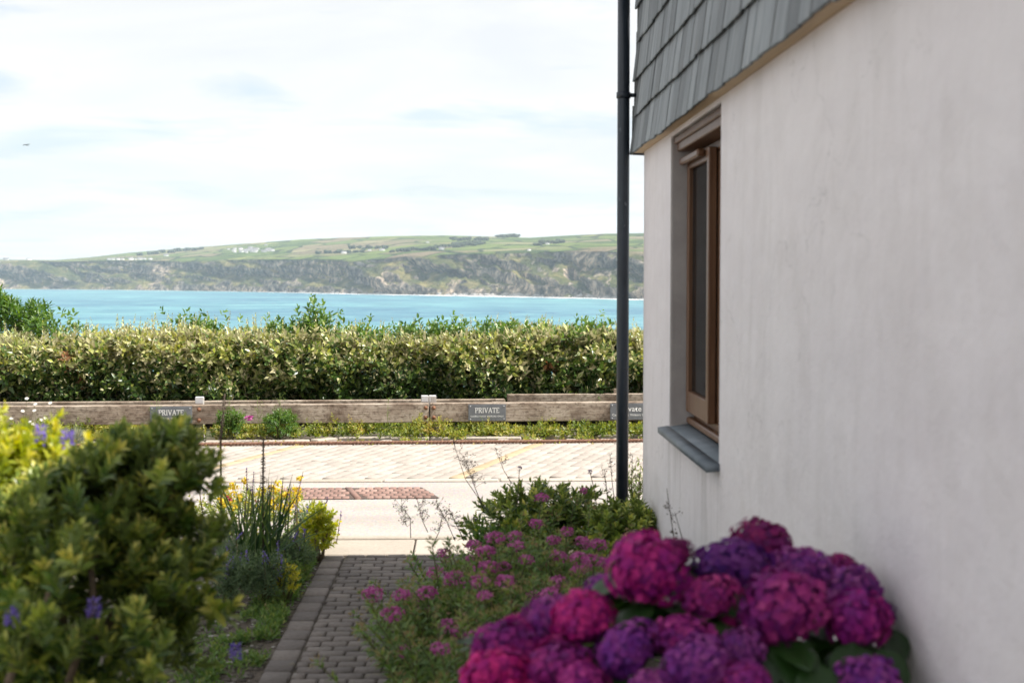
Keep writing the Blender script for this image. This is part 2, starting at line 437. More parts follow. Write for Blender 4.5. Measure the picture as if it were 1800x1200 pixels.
M['post_cap'] = simple('post_cap_metal', [(.3, (.42, .42, .43)), (.7, (.56, .56, .57))], 12, .5, .15, .002)
M['sign'] = simple('slate_sign', [(.3, (.125, .135, .15)), (.7, (.175, .185, .20))], 14, .55, .25, .002)
M['letter'] = simple('white_sign_paint', [(.3, (.76, .76, .74)), (.7, (.84, .84, .82))], 30, .6, 0)

# leaves
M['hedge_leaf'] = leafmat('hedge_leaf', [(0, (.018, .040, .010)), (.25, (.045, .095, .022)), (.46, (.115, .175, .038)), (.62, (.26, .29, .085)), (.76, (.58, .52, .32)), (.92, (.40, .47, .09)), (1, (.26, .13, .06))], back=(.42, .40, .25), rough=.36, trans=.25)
M['green_leaf'] = leafmat('green_leaf', [(0, (.03, .07, .015)), (.5, (.07, .15, .025)), (1, (.15, .24, .04))], rough=.4, trans=.35)
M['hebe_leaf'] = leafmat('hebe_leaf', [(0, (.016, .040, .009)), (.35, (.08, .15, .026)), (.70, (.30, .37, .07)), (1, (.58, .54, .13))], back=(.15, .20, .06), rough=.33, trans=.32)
M['weed_leaf'] = leafmat('weed_leaf', [(0, (.07, .12, .022)), (.4, (.17, .23, .04)), (.75, (.34, .34, .06)), (1, (.46, .37, .12))], rough=.5, trans=.35)
M['grey_leaf'] = leafmat('grey_leaf', [(0, (.05, .095, .045)), (.5, (.11, .17, .08)), (1, (.19, .25, .11))], rough=.6, trans=.3)
M['valerian_leaf'] = leafmat('valerian_leaf', [(0, (.06, .125, .035)), (.5, (.135, .225, .055)), (.85, (.24, .28, .08)), (1, (.30, .20, .12))], rough=.55, trans=.35)
M['blade_leaf'] = leafmat('blade_leaf', [(0, (.02, .055, .018)), (.5, (.045, .095, .025)), (.9, (.10, .15, .04)), (1, (.32, .26, .13))], rough=.4, trans=.3)
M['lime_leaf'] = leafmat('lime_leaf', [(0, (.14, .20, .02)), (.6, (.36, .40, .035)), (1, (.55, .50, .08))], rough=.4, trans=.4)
M['hyd_leaf'] = leafmat('hydrangea_leaf', [(0, (.014, .040, .009)), (.5, (.024, .066, .013)), (1, (.04, .09, .018))], rough=.4, trans=.3)
M['tuft_leaf'] = leafmat('tuft_leaf', [(0, (.16, .19, .14)), (.6, (.28, .31, .24)), (1, (.42, .38, .24))], rough=.6, trans=.3)
M['seed'] = leafmat('seed_husk', [(0, (.05, .035, .025)), (.6, (.11, .08, .05)), (1, (.22, .16, .09))], rough=.8, trans=.2)
def petal(name, a, bcol): return leafmat(name, [(0, a), (1, bcol)], rough=.6, trans=.35, spec=.3)
M['pink_petal'] = petal('pink_petal', (.38, .075, .26), (.60, .21, .44))
M['violet_petal'] = petal('violet_petal', (.16, .10, .42), (.34, .26, .62))
M['dark_violet'] = petal('dark_violet_petal', (.07, .03, .13), (.16, .08, .24))
M['yellow_petal'] = petal('yellow_petal', (.62, .46, .02), (.80, .68, .10))
M['white_petal'] = petal('white_petal', (.72, .70, .66), (.82, .80, .76))
M['red_petal'] = petal('red_petal', (.30, .01, .04), (.45, .03, .07))
M['stem'] = simple('plant_stem', [(.3, (.06, .07, .025)), (.7, (.12, .11, .045))], 20, .8, 0)
M['brown_stem'] = simple('brown_stem', [(.3, (.05, .032, .022)), (.7, (.11, .075, .05))], 20, .85, 0)
M['bark'] = simple('shrub_bark', [(.3, (.12, .085, .055)), (.7, (.25, .19, .13))], 20, .9, .5, .004, 50)
# hydrangea florets take their hue from the head they belong to
m, nt, b, o = newmat('hydrangea_floret')
oi = N(nt, 'ShaderNodeObjectInfo'); at = N(nt, 'ShaderNodeAttribute', attribute_name='rnd')
c = mixc(nt, 1.0, oi.outputs['Color'], ramp(nt, at.outputs['Fac'], [(0, (.42, .55, .75)), (.35, (.8, .9, 1.1)), (.6, (1, 1, 1)), (1, (1.5, 2.6, 1.35))]), 'MULTIPLY')
nt.links.new(c, b.inputs['Base Color']); b.inputs['Roughness'].default_value = .6; b.inputs['Specular IOR Level'].default_value = .25
tr = N(nt, 'ShaderNodeBsdfTranslucent'); nt.links.new(c, tr.inputs['Color'])
ms = N(nt, 'ShaderNodeMixShader'); ms.inputs[0].default_value = .3
nt.links.new(b.outputs[0], ms.inputs[1]); nt.links.new(tr.outputs[0], ms.inputs[2]); nt.links.new(ms.outputs[0], o.inputs['Surface'])
M['floret'] = m

# ------------------------------------------------------------------ sea, headland, air
SEA_H = 60.0                      # eye above the sea
SEA_Z = EYE - SEA_H
HF = np.array([sY, cY, 0.0])
def far(px, d, z):
    px = np.asarray(px, float); d = np.asarray(d, float); z = np.broadcast_to(z, np.broadcast(px, d).shape)
    return np.stack([d*(HF[0] + RT[0]*(px-900)/FPX), d*(HF[1] + RT[1]*(px-900)/FPX), z], -1)

m, nt, b, o = newmat('sea_water')
v = coords(nt, 'World', (1, 1, 1)); va = coords(nt, 'World', (.22, 1, 1), (0, 0, .06))
f = noise(nt, coords(nt, 'World', (.8, 1, 1)), .011, 4, .65, .4); g = noise(nt, coords(nt, 'World', (.45, 1, 1)), .0022, 6, .62, .6); w = noise(nt, va, .05, 6, .65)
c = ramp(nt, g, [(.36, (.03, .11, .19)), (.5, (.06, .175, .235)), (.62, (.115, .28, .295))])
c = mixc(nt, .5, c, ramp(nt, f, [(.38, (.02, .09, .16)), (.50, (.06, .20, .25)), (.62, (.14, .33, .35))]))
cap = ramp(nt, noise(nt, v, .012, 5, .75), [(.66, (0,0,0)), (.72, (.5,.5,.5))])
c = mixc(nt, cap, c, (.5, .56, .56))
nt.links.new(c, b.inputs['Base Color']); b.inputs['Roughness'].default_value = .42; b.inputs['IOR'].default_value = 1.33
b.inputs['Specular IOR Level'].default_value = .5
n_ = bump(nt, b, w, .8, 6.0); bump(nt, b, noise(nt, va, .25, 3, .6), .5, 1.0, n_)
M['sea'] = m
a_ = np.linspace(0, 2*math.pi, 97)[:-1]
sv = np.concatenate([[[0, 0, SEA_Z]], np.stack([15000*np.cos(a_), 15000*np.sin(a_), np.full(96, SEA_Z)], -1)])
st = [[0, i+1, (i+1) % 96 + 1] for i in range(96)]
tag(link('sea', mesh_np('sea', sv, st, M['sea'])), 'turquoise sea between the hedge and the far cliffs', kind='structure')

YW = lambda x: np.interp(x, [-900, -300, 0, 200, 400, 600, 750, 900, 1000, 1130, 1500, 2400], [498, 504.5, 508, 509.5, 512, 516, 518.5, 521, 523, 526, 536, 560])
YC = lambda x: np.interp(x, [-900, 0, 60, 100, 200, 300, 420, 560, 620, 660, 710, 800, 900, 1000, 1090, 1130, 1250, 1500, 2400], [476, 459, 458, 460, 458, 459, 457, 456, 458, 457, 452, 447, 444, 442, 443, 446, 450, 440, 420])
YS = lambda x: np.interp(x, [-900, 0, 100, 160, 230, 330, 450, 530, 600, 700, 780, 870, 930, 1000, 1060, 1130, 1300, 1600, 2400], [474, 456.5, 457, 452, 444, 436, 427, 421, 418, 415, 414, 416, 418, 414, 411, 410, 405, 398, 380])
DW = lambda x: SEA_H * FPX / (YW(x) - 487)

NC, NT, NS = 620, 44, 46
PXS = np.concatenate([np.linspace(-880, -60, 70, endpoint=False), np.linspace(-60, 1260, 480, endpoint=False), np.linspace(1260, 2350, 70)])
def cliff(px, t):
    D = DW(px); wc = 150 + 120*vnoise(px/140.0, 0*px, 31)
    sl = px/70.0 + 1.6*t + .5*vnoise(px/80., t*2, 35)
    spur = np.abs(fbm(sl*.55, t*1.1 + 3, 41, 4) - .5)*2
    d = D + wc*t - (spur*330 - 90)*np.clip(t*2.2, 0.12, 1)*(1-t)**.6*1.5 - 40*(fbm(px/13. + 2*t, t*5, 51, 4)-.5)
    zc = EYE + (487 - YC(px)) * (D + wc) / FPX
    h = np.where(t < .12, t*1.5, .18 + (t-.12)/.88*.82)
    z = SEA_Z - 2 + (zc - SEA_Z + 2)*h + 44*(fbm(px/17.+5, t*7, 61, 5)-.5)*np.sin(math.pi*np.clip(t, 0, 1))
    return d, z, D + wc
def field(px, s):
    D1 = cliff(px, np.ones_like(px))[2]
    d = D1 + s*2600
    y = YC(px) + (YS(px) - YC(px))*s**.75
    y = y + (fbm(px/120., s*3, 71, 4) - .5)*7*np.sin(math.pi*s)*np.clip((YC(px)-YS(px))/20, 0, 1)
    return d, EYE + (487 - y)*d/FPX
rows = []
for i in range(NT):
    t = np.full(NC, i/(NT-1)); d, z, _ = cliff(PXS, t); rows.append(far(PXS, d, z))
for i in range(1, NS):
    s = np.full(NC, i/(NS-1)); d, z = field(PXS, s); rows.append(far(PXS, d, z))
for dd, zf in ((500, .7), (1500, .2), (2600, -.4)):
    d, z = field(PXS, np.ones(NC)); rows.append(far(PXS, d + dd, z*zf + min(0, zf)*120))
tv = np.concatenate(rows); nr = len(rows)
ii, jj = np.meshgrid(np.arange(nr-1), np.arange(NC-1), indexing='ij')
q = np.stack([ii*NC+jj, ii*NC+jj+1, (ii+1)*NC+jj+1, (ii+1)*NC+jj], -1).reshape(-1, 4)
m, nt, b, o = newmat('headland_turf_and_rock')
ge = N(nt, 'ShaderNodeNewGeometry'); sp_ = N(nt, 'ShaderNodeSeparateXYZ'); nt.links.new(ge.outputs['Normal'], sp_.inputs[0])
at = N(nt, 'ShaderNodeAttribute', attribute_name='plateau')
v = coords(nt, 'World')
vo = N(nt, 'ShaderNodeTexVoronoi'); vo.inputs['Scale'].default_value = .0058; vo.inputs['Randomness'].default_value = .85
vm = coords(nt, 'World', (1.0, .62, 0), (0, 0, .35)); nt.links.new(vm, vo.inputs['Vector'])
ve = N(nt, 'ShaderNodeTexVoronoi', feature='DISTANCE_TO_EDGE'); ve.inputs['Scale'].default_value = .0058; ve.inputs['Randomness'].default_value = .85
nt.links.new(vm, ve.inputs['Vector'])
sc3 = N(nt, 'ShaderNodeSeparateColor'); nt.links.new(vo.outputs['Color'], sc3.inputs[0])
fc = ramp(nt, sc3.outputs[0], [(0, (.08, .13, .04)), (.22, (.15, .22, .05)), (.42, (.27, .33, .09)), (.6, (.17, .24, .06)), (.74, (.40, .36, .19)), (.88, (.30, .23, .15)), (1, (.31, .37, .10))])
fc = mixc(nt, .5, fc, ramp(nt, noise(nt, v, .02, 5), [(.3, (.82,)*3), (.7, (1.15,)*3)]), 'MULTIPLY')
fc = mixc(nt, ramp(nt, ve.outputs['Distance'], [(.028, (1,1,1)), (.05, (0,0,0))]), fc, (.05, .075, .03))
rn = noise(nt, v, .03, 8, .68); rn2 = noise(nt, v, .006, 7, .68)
rock = ramp(nt, rn, [(.36, (.035, .034, .038)), (.49, (.22, .19, .165)), (.60, (.66, .56, .47))])
turf = ramp(nt, noise(nt, v, .012, 6, .6), [(.34, (.045, .065, .03)), (.5, (.11, .125, .045)), (.64, (.28, .25, .12))])
sl_ = N(nt, 'ShaderNodeMath', operation='MULTIPLY_ADD'); nt.links.new(rn2, sl_.inputs[0]); sl_.inputs[1].default_value = 2.6; nt.links.new(sp_.outputs['Z'], sl_.inputs[2])
tm = N(nt, 'ShaderNodeMapRange'); tm.interpolation_type = 'SMOOTHSTEP'; tm.inputs['From Min'].default_value = 1.82; tm.inputs['From Max'].default_value = 2.12; nt.links.new(sl_.outputs[0], tm.inputs['Value'])
cl = mixc(nt, tm.outputs[0], rock, turf)
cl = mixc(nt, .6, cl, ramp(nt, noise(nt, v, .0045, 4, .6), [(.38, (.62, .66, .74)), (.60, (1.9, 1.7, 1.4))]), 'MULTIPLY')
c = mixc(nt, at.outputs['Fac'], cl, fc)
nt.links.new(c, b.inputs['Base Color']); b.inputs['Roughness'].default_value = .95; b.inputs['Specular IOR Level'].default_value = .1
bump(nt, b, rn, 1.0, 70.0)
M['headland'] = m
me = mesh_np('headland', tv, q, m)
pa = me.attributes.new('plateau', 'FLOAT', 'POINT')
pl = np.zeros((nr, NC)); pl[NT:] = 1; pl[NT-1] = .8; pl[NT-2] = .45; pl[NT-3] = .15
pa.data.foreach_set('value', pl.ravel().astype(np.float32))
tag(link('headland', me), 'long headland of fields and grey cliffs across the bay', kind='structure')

# white surf and pale boulders along the foot of the cliffs
mb = MB(); rb = MB()
for px in np.arange(-200, 1300, 2.2):
    D = float(DW(px)); wdt = (14 + 80*max(0, vnoise(px/37., 0, 81)-.35)) * (1.0 if px > 380 else .45)
    if px > 430: wdt += 190*min(1, (px-430)/200.)*(.55+.7*float(vnoise(px/23., 5, 85)))
    d0 = D - 70 - wdt*.55 + 30*(vnoise(px/9., 2, 83)-.5)
    v4 = far(np.array([px-1.4, px+1.4, px+1.4, px-1.4]), np.array([d0, d0, d0+wdt+75, d0+wdt+75]), SEA_Z + .4 + .25*(int(px*5) % 3))
    mb.add(v4, [[0,1,2],[0,2,3]])
M['foam'] = simple('sea_foam', [(.3, (.62, .64, .64)), (.7, (.82, .83, .83))], .05, .9, 0, kind='World')
tag(mb.obj('surf', M['foam']), 'white line of surf along the cliff foot', kind='stuff')
ICO = None
def ico(sub=1):
    import bmesh
    bm = bmesh.new(); bmesh.ops.create_icosphere(bm, subdivisions=sub, radius=1.0)
    v = np.array([x.co[:] for x in bm.verts]); t = np.array([[w.index for w in f.verts] for f in bm.faces]); bm.free(); return v, t
ICO1 = ico(1); ICO2 = ico(2)
for k in range(900):
    px = 380 + 860*RNG.random()**.75; D = float(DW(px)); w = 3 + 9*RNG.random()**2
    c0 = far(px, D + 55*RNG.random() - 8, SEA_Z)[None][0]
    vv = ICO1[0]*np.array([w*1.6, w, w*(.5+.6*RNG.random())])*(1 + .5*(RNG.random((len(ICO1[0]), 1))-.5)) + c0 + np.array([0, 0, 1.0])
    rb.add(vv, ICO1[1], RNG.random())
M['boulder'] = simple('shore_rock', [(.3, (.26, .245, .23)), (.7, (.46, .43, .40))], .2, .95, 0, kind='World')
tag(rb.obj('shore_rocks', M['boulder']), 'pale boulders heaped along the foot of the far cliffs', kind='stuff')

def field_at(px, py):
    s = np.linspace(0, 1, 400); d, z = field(np.full(400, float(px)), s)
    y = 487 - (z - EYE)*FPX/d; i = int(np.argmin(np.abs(y - py))); return far(float(px), float(d[i]), float(z[i]))

# far trees and houses on the headland
M['far_tree'] = leafmat('far_tree_leaf', [(0, (.022, .036, .02)), (1, (.05, .07, .03))], rough=.8, trans=.1)
M['far_wall'] = simple('white_house_wall', [(.3, (.70, .69, .66)), (.7, (.78, .77, .74))], .3, .9, 0)
M['far_roof'] = simple('grey_house_roof', [(.3, (.14, .14, .15)), (.7, (.22, .21, .21))], .3, .9, 0)
tree_mb = MB()
for k in range(26):
    c0 = np.array([RNG.normal(0, .42), RNG.normal(0, .42), .55 + RNG.normal(0, .22)]); r = .22 + .2*RNG.random()
    tree_mb.add(ICO1[0]*r*(1 + .5*(RNG.random((len(ICO1[0]), 1))-.5)) + c0, ICO1[1], RNG.random())
v, t = tube([[0, 0, -.3], [0, 0, .5]], [.07, .05], 5); tree_mb.add(v, t, 0)
tree_me = tree_mb.mesh('far_tree', M['far_tree'])
wood = [(876+i*4.2, 417.2 + .3*math.sin(i)) for i in range(9)]
rowA = [(690+i*9, 444-i*.6) for i in range(9)] + [(760+i*6, 437-i*.7) for i in range(14)] + [(805+i*7, 434 - i*.6) for i in range(7)]
rowB = [(835+i*5.5, 423) for i in range(5)] + [(940+i*8, 432-i*1.0) for i in range(6)] + [(955+i*6, 428) for i in range(6)] + [(800+i*5, 422.6) for i in range(6)]
rowC = [(250+i*13, 449-i*1.2) for i in range(9)] + [(560+i*11, 446-i*.3) for i in range(8)] + [(620+i*14, 437) for i in range(5)]
TREES = ((wood, 'dark tree of the small wood on the headland skyline', 'trees of the skyline wood'),
         (rowA, 'dark tree in the valley hedgerow halfway up the far fields', 'trees along the far valley'),
         (rowB, 'dark tree beside the upper fields near the headland top', 'trees of the upper fields'),
         (rowC, 'dark tree on the hazy slope near the far village', 'trees near the far village'))
for lst, lab, grp in TREES:
    for (px, py) in lst:
        px += RNG.normal(0, 1.2); py += RNG.normal(0, .5)
        p = field_at(px, py) ; d = p[1]; h = d/FPX*(3.6 + 2.6*RNG.random())
        oo = link('far_tree', tree_me, None, p, (0, 0, 6*RNG.random()), (h*1.25, h*1.25, h*.95))
        tag(oo, lab, 'tree', grp)
hv = box_v(-.5, .5, -.32, .32, -.3, .5); rv = np.array([[-.55,-.38,.5],[.55,-.38,.5],[.55,.38,.5],[-.55,.38,.5],[-.55,0,.85],[.55,0,.85]])
ht = np.concatenate([BOXT, np.array([[0,1,5],[0,5,4],[2,3,4],[2,4,5],[0,4,3],[1,2,5]]) + 8])
house_me = mesh_np('far_house', np.concatenate([hv, rv]), ht, [M['far_wall'], M['far_roof']], mi=[0]*12+[1]*6)
vill = [(402+78*RNG.random(), 444.5 - 7*RNG.random()) for i in range(30)]
rowh = [(190+i*9.5+RNG.normal(0, 2), 457.2-.1*i) for i in range(9)]
lone = [(52, 457.6), (12, 457.5), (752, 427), (804, 428.5), (650, 441), (605, 446), (672, 441), (776, 439), (930, 441), (962, 430), (293, 450.5), (468, 432), (578, 445)]
for lst, lab, grp in ((vill, 'tiny white house in the village cluster on the far hillside', 'houses of the far village'),
                      (rowh, 'tiny white house in the row along the far cliff top', 'houses along the far cliff top'),
                      (lone, 'tiny white farmhouse standing alone among the far fields', 'scattered far farmhouses')):
    for (px, py) in lst:
        p = field_at(px, py); d = p[1]; s = d/FPX*(3.8 + 3.0*RNG.random())
        tag(link('far_house', house_me, None, p, (0, 0, RNG.normal(0, .5)), (s*1.3, s, s*.8)), lab, 'house', grp)

# ------------------------------------------------------------------ near ground, road, path
gx = np.linspace(-90, 90, 46); gy = np.array([-60, -20, -5, 0, 3, 6, 9, 12, 15, 18, 22, 26, 32, 45, 70, 110])
gz = np.array([-.03]*10 + [-.1, -1.5, -6, -18, -38, -66])
gv = np.array([[x, y, z] for y, z in zip(gy, gz) for x in gx]); n = len(gx)
gq = [[i*n+j, i*n+j+1, (i+1)*n+j+1, (i+1)*n+j] for i in range(len(gy)-1) for j in range(n-1)]
tag(link('ground', mesh_np('ground', gv, gq, M['soil'])), 'bare brown garden soil under the plants', kind='structure')

def sheet(name, poly, z, mat, lab=None, parent=None, kind='structure'):
    me = bpy.data.meshes.new(name); me.from_pydata([(p[0], p[1], z) for p in poly], [], [list(range(len(poly)))]); me.materials.append(mat)
    o = link(name, me, parent, (0, 0, 0) if parent is not None else None)
    if parent is None: tag(o, lab, kind=kind)
    return o

sheet('bounce_ground', [(-26, -14), (-2.35, -14), (-2.35, 8.64), (-26, 8.64)], -.012, M['road'], 'added pale chippings out of view beyond the left bed, bouncing sunlight onto the wall')  # unseen ground, added to bounce sunlight onto the shaded wall
PATH_L, PATH_R, PATH_Y = -.84, -.02, 8.175
road = sheet('road', [(-30, 8.74), (30, 8.74), (30, 11.10), (-30, 11.10)], -.004, M['road'], 'pale chipping-surfaced lane in full sun')
path = sheet('path', [(PATH_L-.004, -6), (PATH_R+.004, -6), (PATH_R+.004, PATH_Y+.004), (PATH_L-.004, PATH_Y+.004)], -.014, M['block_bed'], 'shaded block-paved garden path leading to the lane')

for xa, xb in ((-1.02, -.335), (-.325, .36)):  # two pale slabs closing the lane end of the path
    boxobj('path_end_slab', xa, xb, 8.187, 8.645, -.06, .0, M['kerb'], path, .006)

def block_mesh(name, mat, lx, ly, h=.05, ch=.007, seed=0):
    """paving block with worn chamfered top, top at z=0"""
    r = np.random.default_rng(seed); a, bb = lx/2, ly/2
    j = lambda s: (r.random((4, 1))-.5)*s
    base = np.array([[-a,-bb],[a,-bb],[a,bb],[-a,bb]]); top = base*np.array([[(a-ch)/a, (bb-ch)/bb]]) + np.hstack([j(.005), j(.005)])
    v = np.vstack([np.c_[base, np.full(4, -h)], np.c_[base, np.full(4, -ch*.9)], np.c_[top, np.zeros(4)]])
    f = []
    for k in range(4):
        l = (k+1) % 4; f += [[k, l, 4+l], [k, 4+l, 4+k], [4+k, 4+l, 8+l], [4+k, 8+l, 8+k]]
    f += [[8, 9, 10], [8, 10, 11]]
    return mesh_np(name, v, np.array(f), mat, np.zeros(len(f)))

BX, BY = .117, .0845
blk = [block_mesh('paving_block', M['block'], BX-.008, BY-.008, seed=s) for s in range(4)]
edg = [block_mesh('paving_block', M['block'], .113, .165, seed=20+s) for s in range(3)]
spots = []
for r in range(-40, 110):
    y = PATH_Y - .042 - (r+40)*BY
    if y < -5.5: break
    shift = (r % 2)*.5*BX + .012*random.uniform(-1, 1)
    x = PATH_L + .122 + BX*.5 - shift
    while x < PATH_R + .02:
        x0, x1 = max(x-BX/2, PATH_L + .122), min(x+BX/2, PATH_R)
        if x1 - x0 > .025: spots.append((y, (x0+x1)/2, (x1-x0)/BX, 0))
        x += BX
y = PATH_Y - .09
while y > -5.5:
    spots.append((y, PATH_L+.058, 1.0, 1)); y -= .173
spots.sort(key=lambda s: -s[0])
vis = [s for s in spots if s[0] > 5.3]
rest = MB(); cnt = 0
for s in spots:
    y, x, w, kind = s
    z = random.uniform(-.003, .002); rt = (random.gauss(0, .012), random.gauss(0, .012), random.gauss(0, .012))
    me = random.choice(edg if kind else blk)
    if y > 5.3 and cnt < 300:
        link('paving_block', me, path, (x, y, z), rt, (w, 1, 1)); cnt += 1
    else:
        vv = np.empty(len(me.vertices)*3, np.float32); me.vertices.foreach_get('co', vv); vv = vv.reshape(-1, 3)*np.array([w, 1, 1]) + np.array([x, y, z])
        tt = np.empty(len(me.polygons)*3, np.int32); me.loops.foreach_get('vertex_index', tt); rest.add(vv, tt.reshape(-1, 3), random.random())
tag(rest.obj('paving_block', M['block'], path), kind='stuff')

# flush kerb stones: at the path end, between lane and bays, round the verge
kerbs = tag(empty('kerb', (0, 8.7, 0)), 'row of flush kerb stones edging the lane', kind='structure')
def kerbrow(x0, x1, y0, y1, z, ln, h=.12, wob=.004):
    x = x0
    while x < x1:
        boxobj('kerb_stone', x+.006, x+ln-.006, y0, y1, z-h, z+random.uniform(-wob, wob), M['kerb'], kerbs, .008)
        x += ln
kerbrow(-6.5, 5.5, 8.655, 8.735, .006, .915)
kerbrow(-8.0, 7.0, 11.105, 11.215, .008, .915)

# parking bays: block paving laid at an angle, with buff dividing lines
u_f = nrm(np.array([G(1100, 770)[0]-G(100, 776)[0], G(1100, 770)[1]-G(100, 776)[1]]))   # direction of drain and fence
A_f = P(100, 747, 13.97); B_f = P(1100, 739, 14.40)
FDIR = nrm((B_f - A_f)[:2]); FN = np.array([FDIR[1], -FDIR[0]])      # FN points towards the camera
FANG = math.atan2(FDIR[1], FDIR[0])
def fence_pt(s, off=0.0, z=0.0):
    """s metres right of A_f along the fence, off metres towards the camera"""
    p = A_f[:2] + FDIR*s + FN*off; return np.array([p[0], p[1], z])
def fence_s(px):
    """run along the fence seen in photo column px"""
    lo, hi = -20.0, 20.0
    for _ in range(50):
        mid = (lo+hi)/2; p = fence_pt(mid)
        if (p[0]*cY - p[1]*sY)/(p[0]*sY + p[1]*cY)*FPX + 900 < px: lo = mid
        else: hi = mid
    return lo
KO = .26           # verge kerb face, metres in front of the fence
DO = .62           # drain centre, metres in front of the fence
e1, e2 = fence_pt(-9, KO-.02), fence_pt(14, KO-.02)
bays = sheet('parking_bay', [(-9, 11.22), (9, 11.22), (e2[0], e2[1]), (e1[0], e1[1])], -.020, M['paver_bed'], 'sunlit block-paved parking bays in front of the rail fence')
pav = block_mesh('paver', M['paver'], .203, .102, .05, .006, 40)
pavl = block_mesh('paver', M['paver_line'], .203, .102, .05, .006, 41)
th = math.radians(69.0); cu, su = math.cos(th), math.sin(th)       # bay lines run at this angle to the lane
PVV = np.empty(len(pav.vertices)*3, np.float32); pav.vertices.foreach_get('co', PVV); PVV = PVV.reshape(-1, 3)
PVT = np.empty(len(pav.polygons)*3, np.int32); pav.loops.foreach_get('vertex_index', PVT); PVT = PVT.reshape(-1, 3)
cand = []
l0 = G(807, 836)[:2]; l1 = G(905, 796)[:2]; ld = nrm(l1-l0); th = math.atan2(ld[1], ld[0]); cu, su = ld
lA = G(380, 819)[:2]
def line_dist(p, q): return (p[0]-q[0])*(-su) + (p[1]-q[1])*cu
for i in range(-70, 70):
    for j in range(-120, 120):
        a = i*.208 + (j % 2)*.104; bq = j*.107
        p = l0 + ld*a + np.array([-su, cu])*bq
        if p[1] < 11.29 or abs(p[0]) > 7.5: continue
        off = (p - A_f[:2]) @ FN
        if off < KO + .05: continue
        line = abs(line_dist(p, l0)) < .06 or abs(line_dist(p, lA)) < .06
        cand.append((p, line))
fh = cY
def in_view(p): 
    px = 900 + FPX*(p[0]*cY - p[1]*sY)/(p[0]*sY + p[1]*cY); return 440 < px < 1125
near = sorted([c for c in cand if in_view(c[0])], key=lambda c: c[0][1])[:300]
nk = {id(c) for c in near}
rp = MB(); rl = MB()
ct, st_ = math.cos(th), math.sin(th)
for c in cand:
    z = random.uniform(-.002, .0025)
    if id(c) in nk:
        link('paver', pavl if c[1] else pav, bays, (c[0][0], c[0][1], z), (random.gauss(0, .006), random.gauss(0, .006), th))
    else:
        vv = PVV @ np.array([[ct, st_, 0], [-st_, ct, 0], [0, 0, 1]]) + np.array([c[0][0], c[0][1], z])
        (rl if c[1] else rp).add(vv, PVT, random.random())
tag(rp.obj('paver', M['paver'], bays), kind='stuff')
if rl.n: tag(rl.obj('paver', M['paver_line'], bays), kind='stuff')

# red brick panel set in the lane
q0, q1, q2, q3 = G(478, 858.5)[:2], G(741, 856.2)[:2], G(773, 875)[:2], G(470, 878)[:2]
sheet('brick_bed', [q0, q3, q2, q1], .0015, M['brick_bed'], parent=road)
BW = .050
rbk = block_mesh('brick', M['brick'], BW, .090, .03, .005, 60)
nrow = 5
sd0, sd1 = G(612, 857.4)[:2], G(630, 876.5)[:2]
for r in range(nrow):
    t = (r+.5)/nrow
    a, bq = q0*(1-t) + q3*t, q1*(1-t) + q2*t; dv = sd0*(1-t) + sd1*t
    ln = np.linalg.norm(bq-a); dr = (bq-a)/ln; ang = math.atan2(dr[1], dr[0]); xd = (dv-a) @ dr
    x = .03 + (r % 2)*(BW+.009)/2
    hgt = abs((q0-q3)[1])/nrow - .013
    while x < ln - .02:
        w = BW
        if x + w/2 > ln: w = 2*(ln - x)
        if abs(x-xd) > .045: link('brick', rbk, road, (a[0]+dr[0]*x, a[1]+dr[1]*x, .006+random.uniform(-.001, .002)), (0, 0, ang), (w/BW, hgt/.090, 1))
        x += BW + .009
dd_ = sd1-sd0; dn = nrm(np.array([-dd_[1], dd_[0]]))*.022
kv = np.array([[*(sd0-dn), 0], [*(sd0+dn), 0], [*(sd1+dn), 0], [*(sd1-dn), 0]]); kv = np.vstack([kv + [0, 0, -.02], kv + [0, 0, .007]])
link('panel_divider', mesh_np('panel_divider', kv, BOXT, M['brick'], np.zeros(12)), road, (0, 0, 0))

# thick brown laid rope lying along the bays
M['rope'] = simple('tarred_rope', [(.25, (.10, .05, .032)), (.5, (.20, .105, .07)), (.75, (.31, .18, .125))], 40, .95, .5, .003, 160, kind='World')
rope = tag(empty('rope', fence_pt(2, DO, 0)), 'thick reddish brown twisted rope lying across the block paving', 'rope')
rs = np.arange(fence_s(60), fence_s(1320), .0125); wob = .035*(fbm(rs*.8, rs*0, 141, 3)-.5)*2
ctr = np.stack([*(A_f[:2][:, None] + FDIR[:, None]*rs + FN[:, None]*(DO + wob)), np.full(len(rs), .019)], -1)
for k in range(3):
    ph = rs*2*math.pi/.10 + k*2*math.pi/3
    st3 = ctr + np.cos(ph)[:, None]*.0095*np.array([FN[0], FN[1], 0]) + np.sin(ph)[:, None]*np.array([0, 0, .0095])
    mb = MB(); v, t = tube(st3, .0095, 6); mb.add(v, t); mb.obj('strand', M['rope'], rope, True)

# verge kerb with the stepped splay seen in the bays
def kstone(p, q, w=.09, z0=-.1, z1=.012):
    p, q = np.array(p), np.array(q); L = np.linalg.norm(q-p); ang = math.atan2(*(q-p)[::-1])
    n = max(1, int(L/.9)); 
    for i in range(n):
        a = p + (q-p)*i/n
        boxobj('kerb_stone', .006, L/n-.006, -w/2, w/2, z0, z1 + random.uniform(-.006, .006), M['kerb'], kerbs, .01, ang, (a[0], a[1], 0))
sA, sB, sC, sD = fence_s(552), fence_s(588), fence_s(925), fence_s(948)
kstone(fence_pt(-2.6, KO)[:2], fence_pt(sA-.03, KO)[:2])
kstone(fence_pt(sA, KO-.005)[:2], fence_pt(sB, KO-.19)[:2], .12)
kstone(fence_pt(sB+.03, KO-.20)[:2], fence_pt(sC-.06, KO-.06)[:2])
kstone(fence_pt(sC, KO-.05)[:2], fence_pt(sD, KO-.20)[:2], .12)
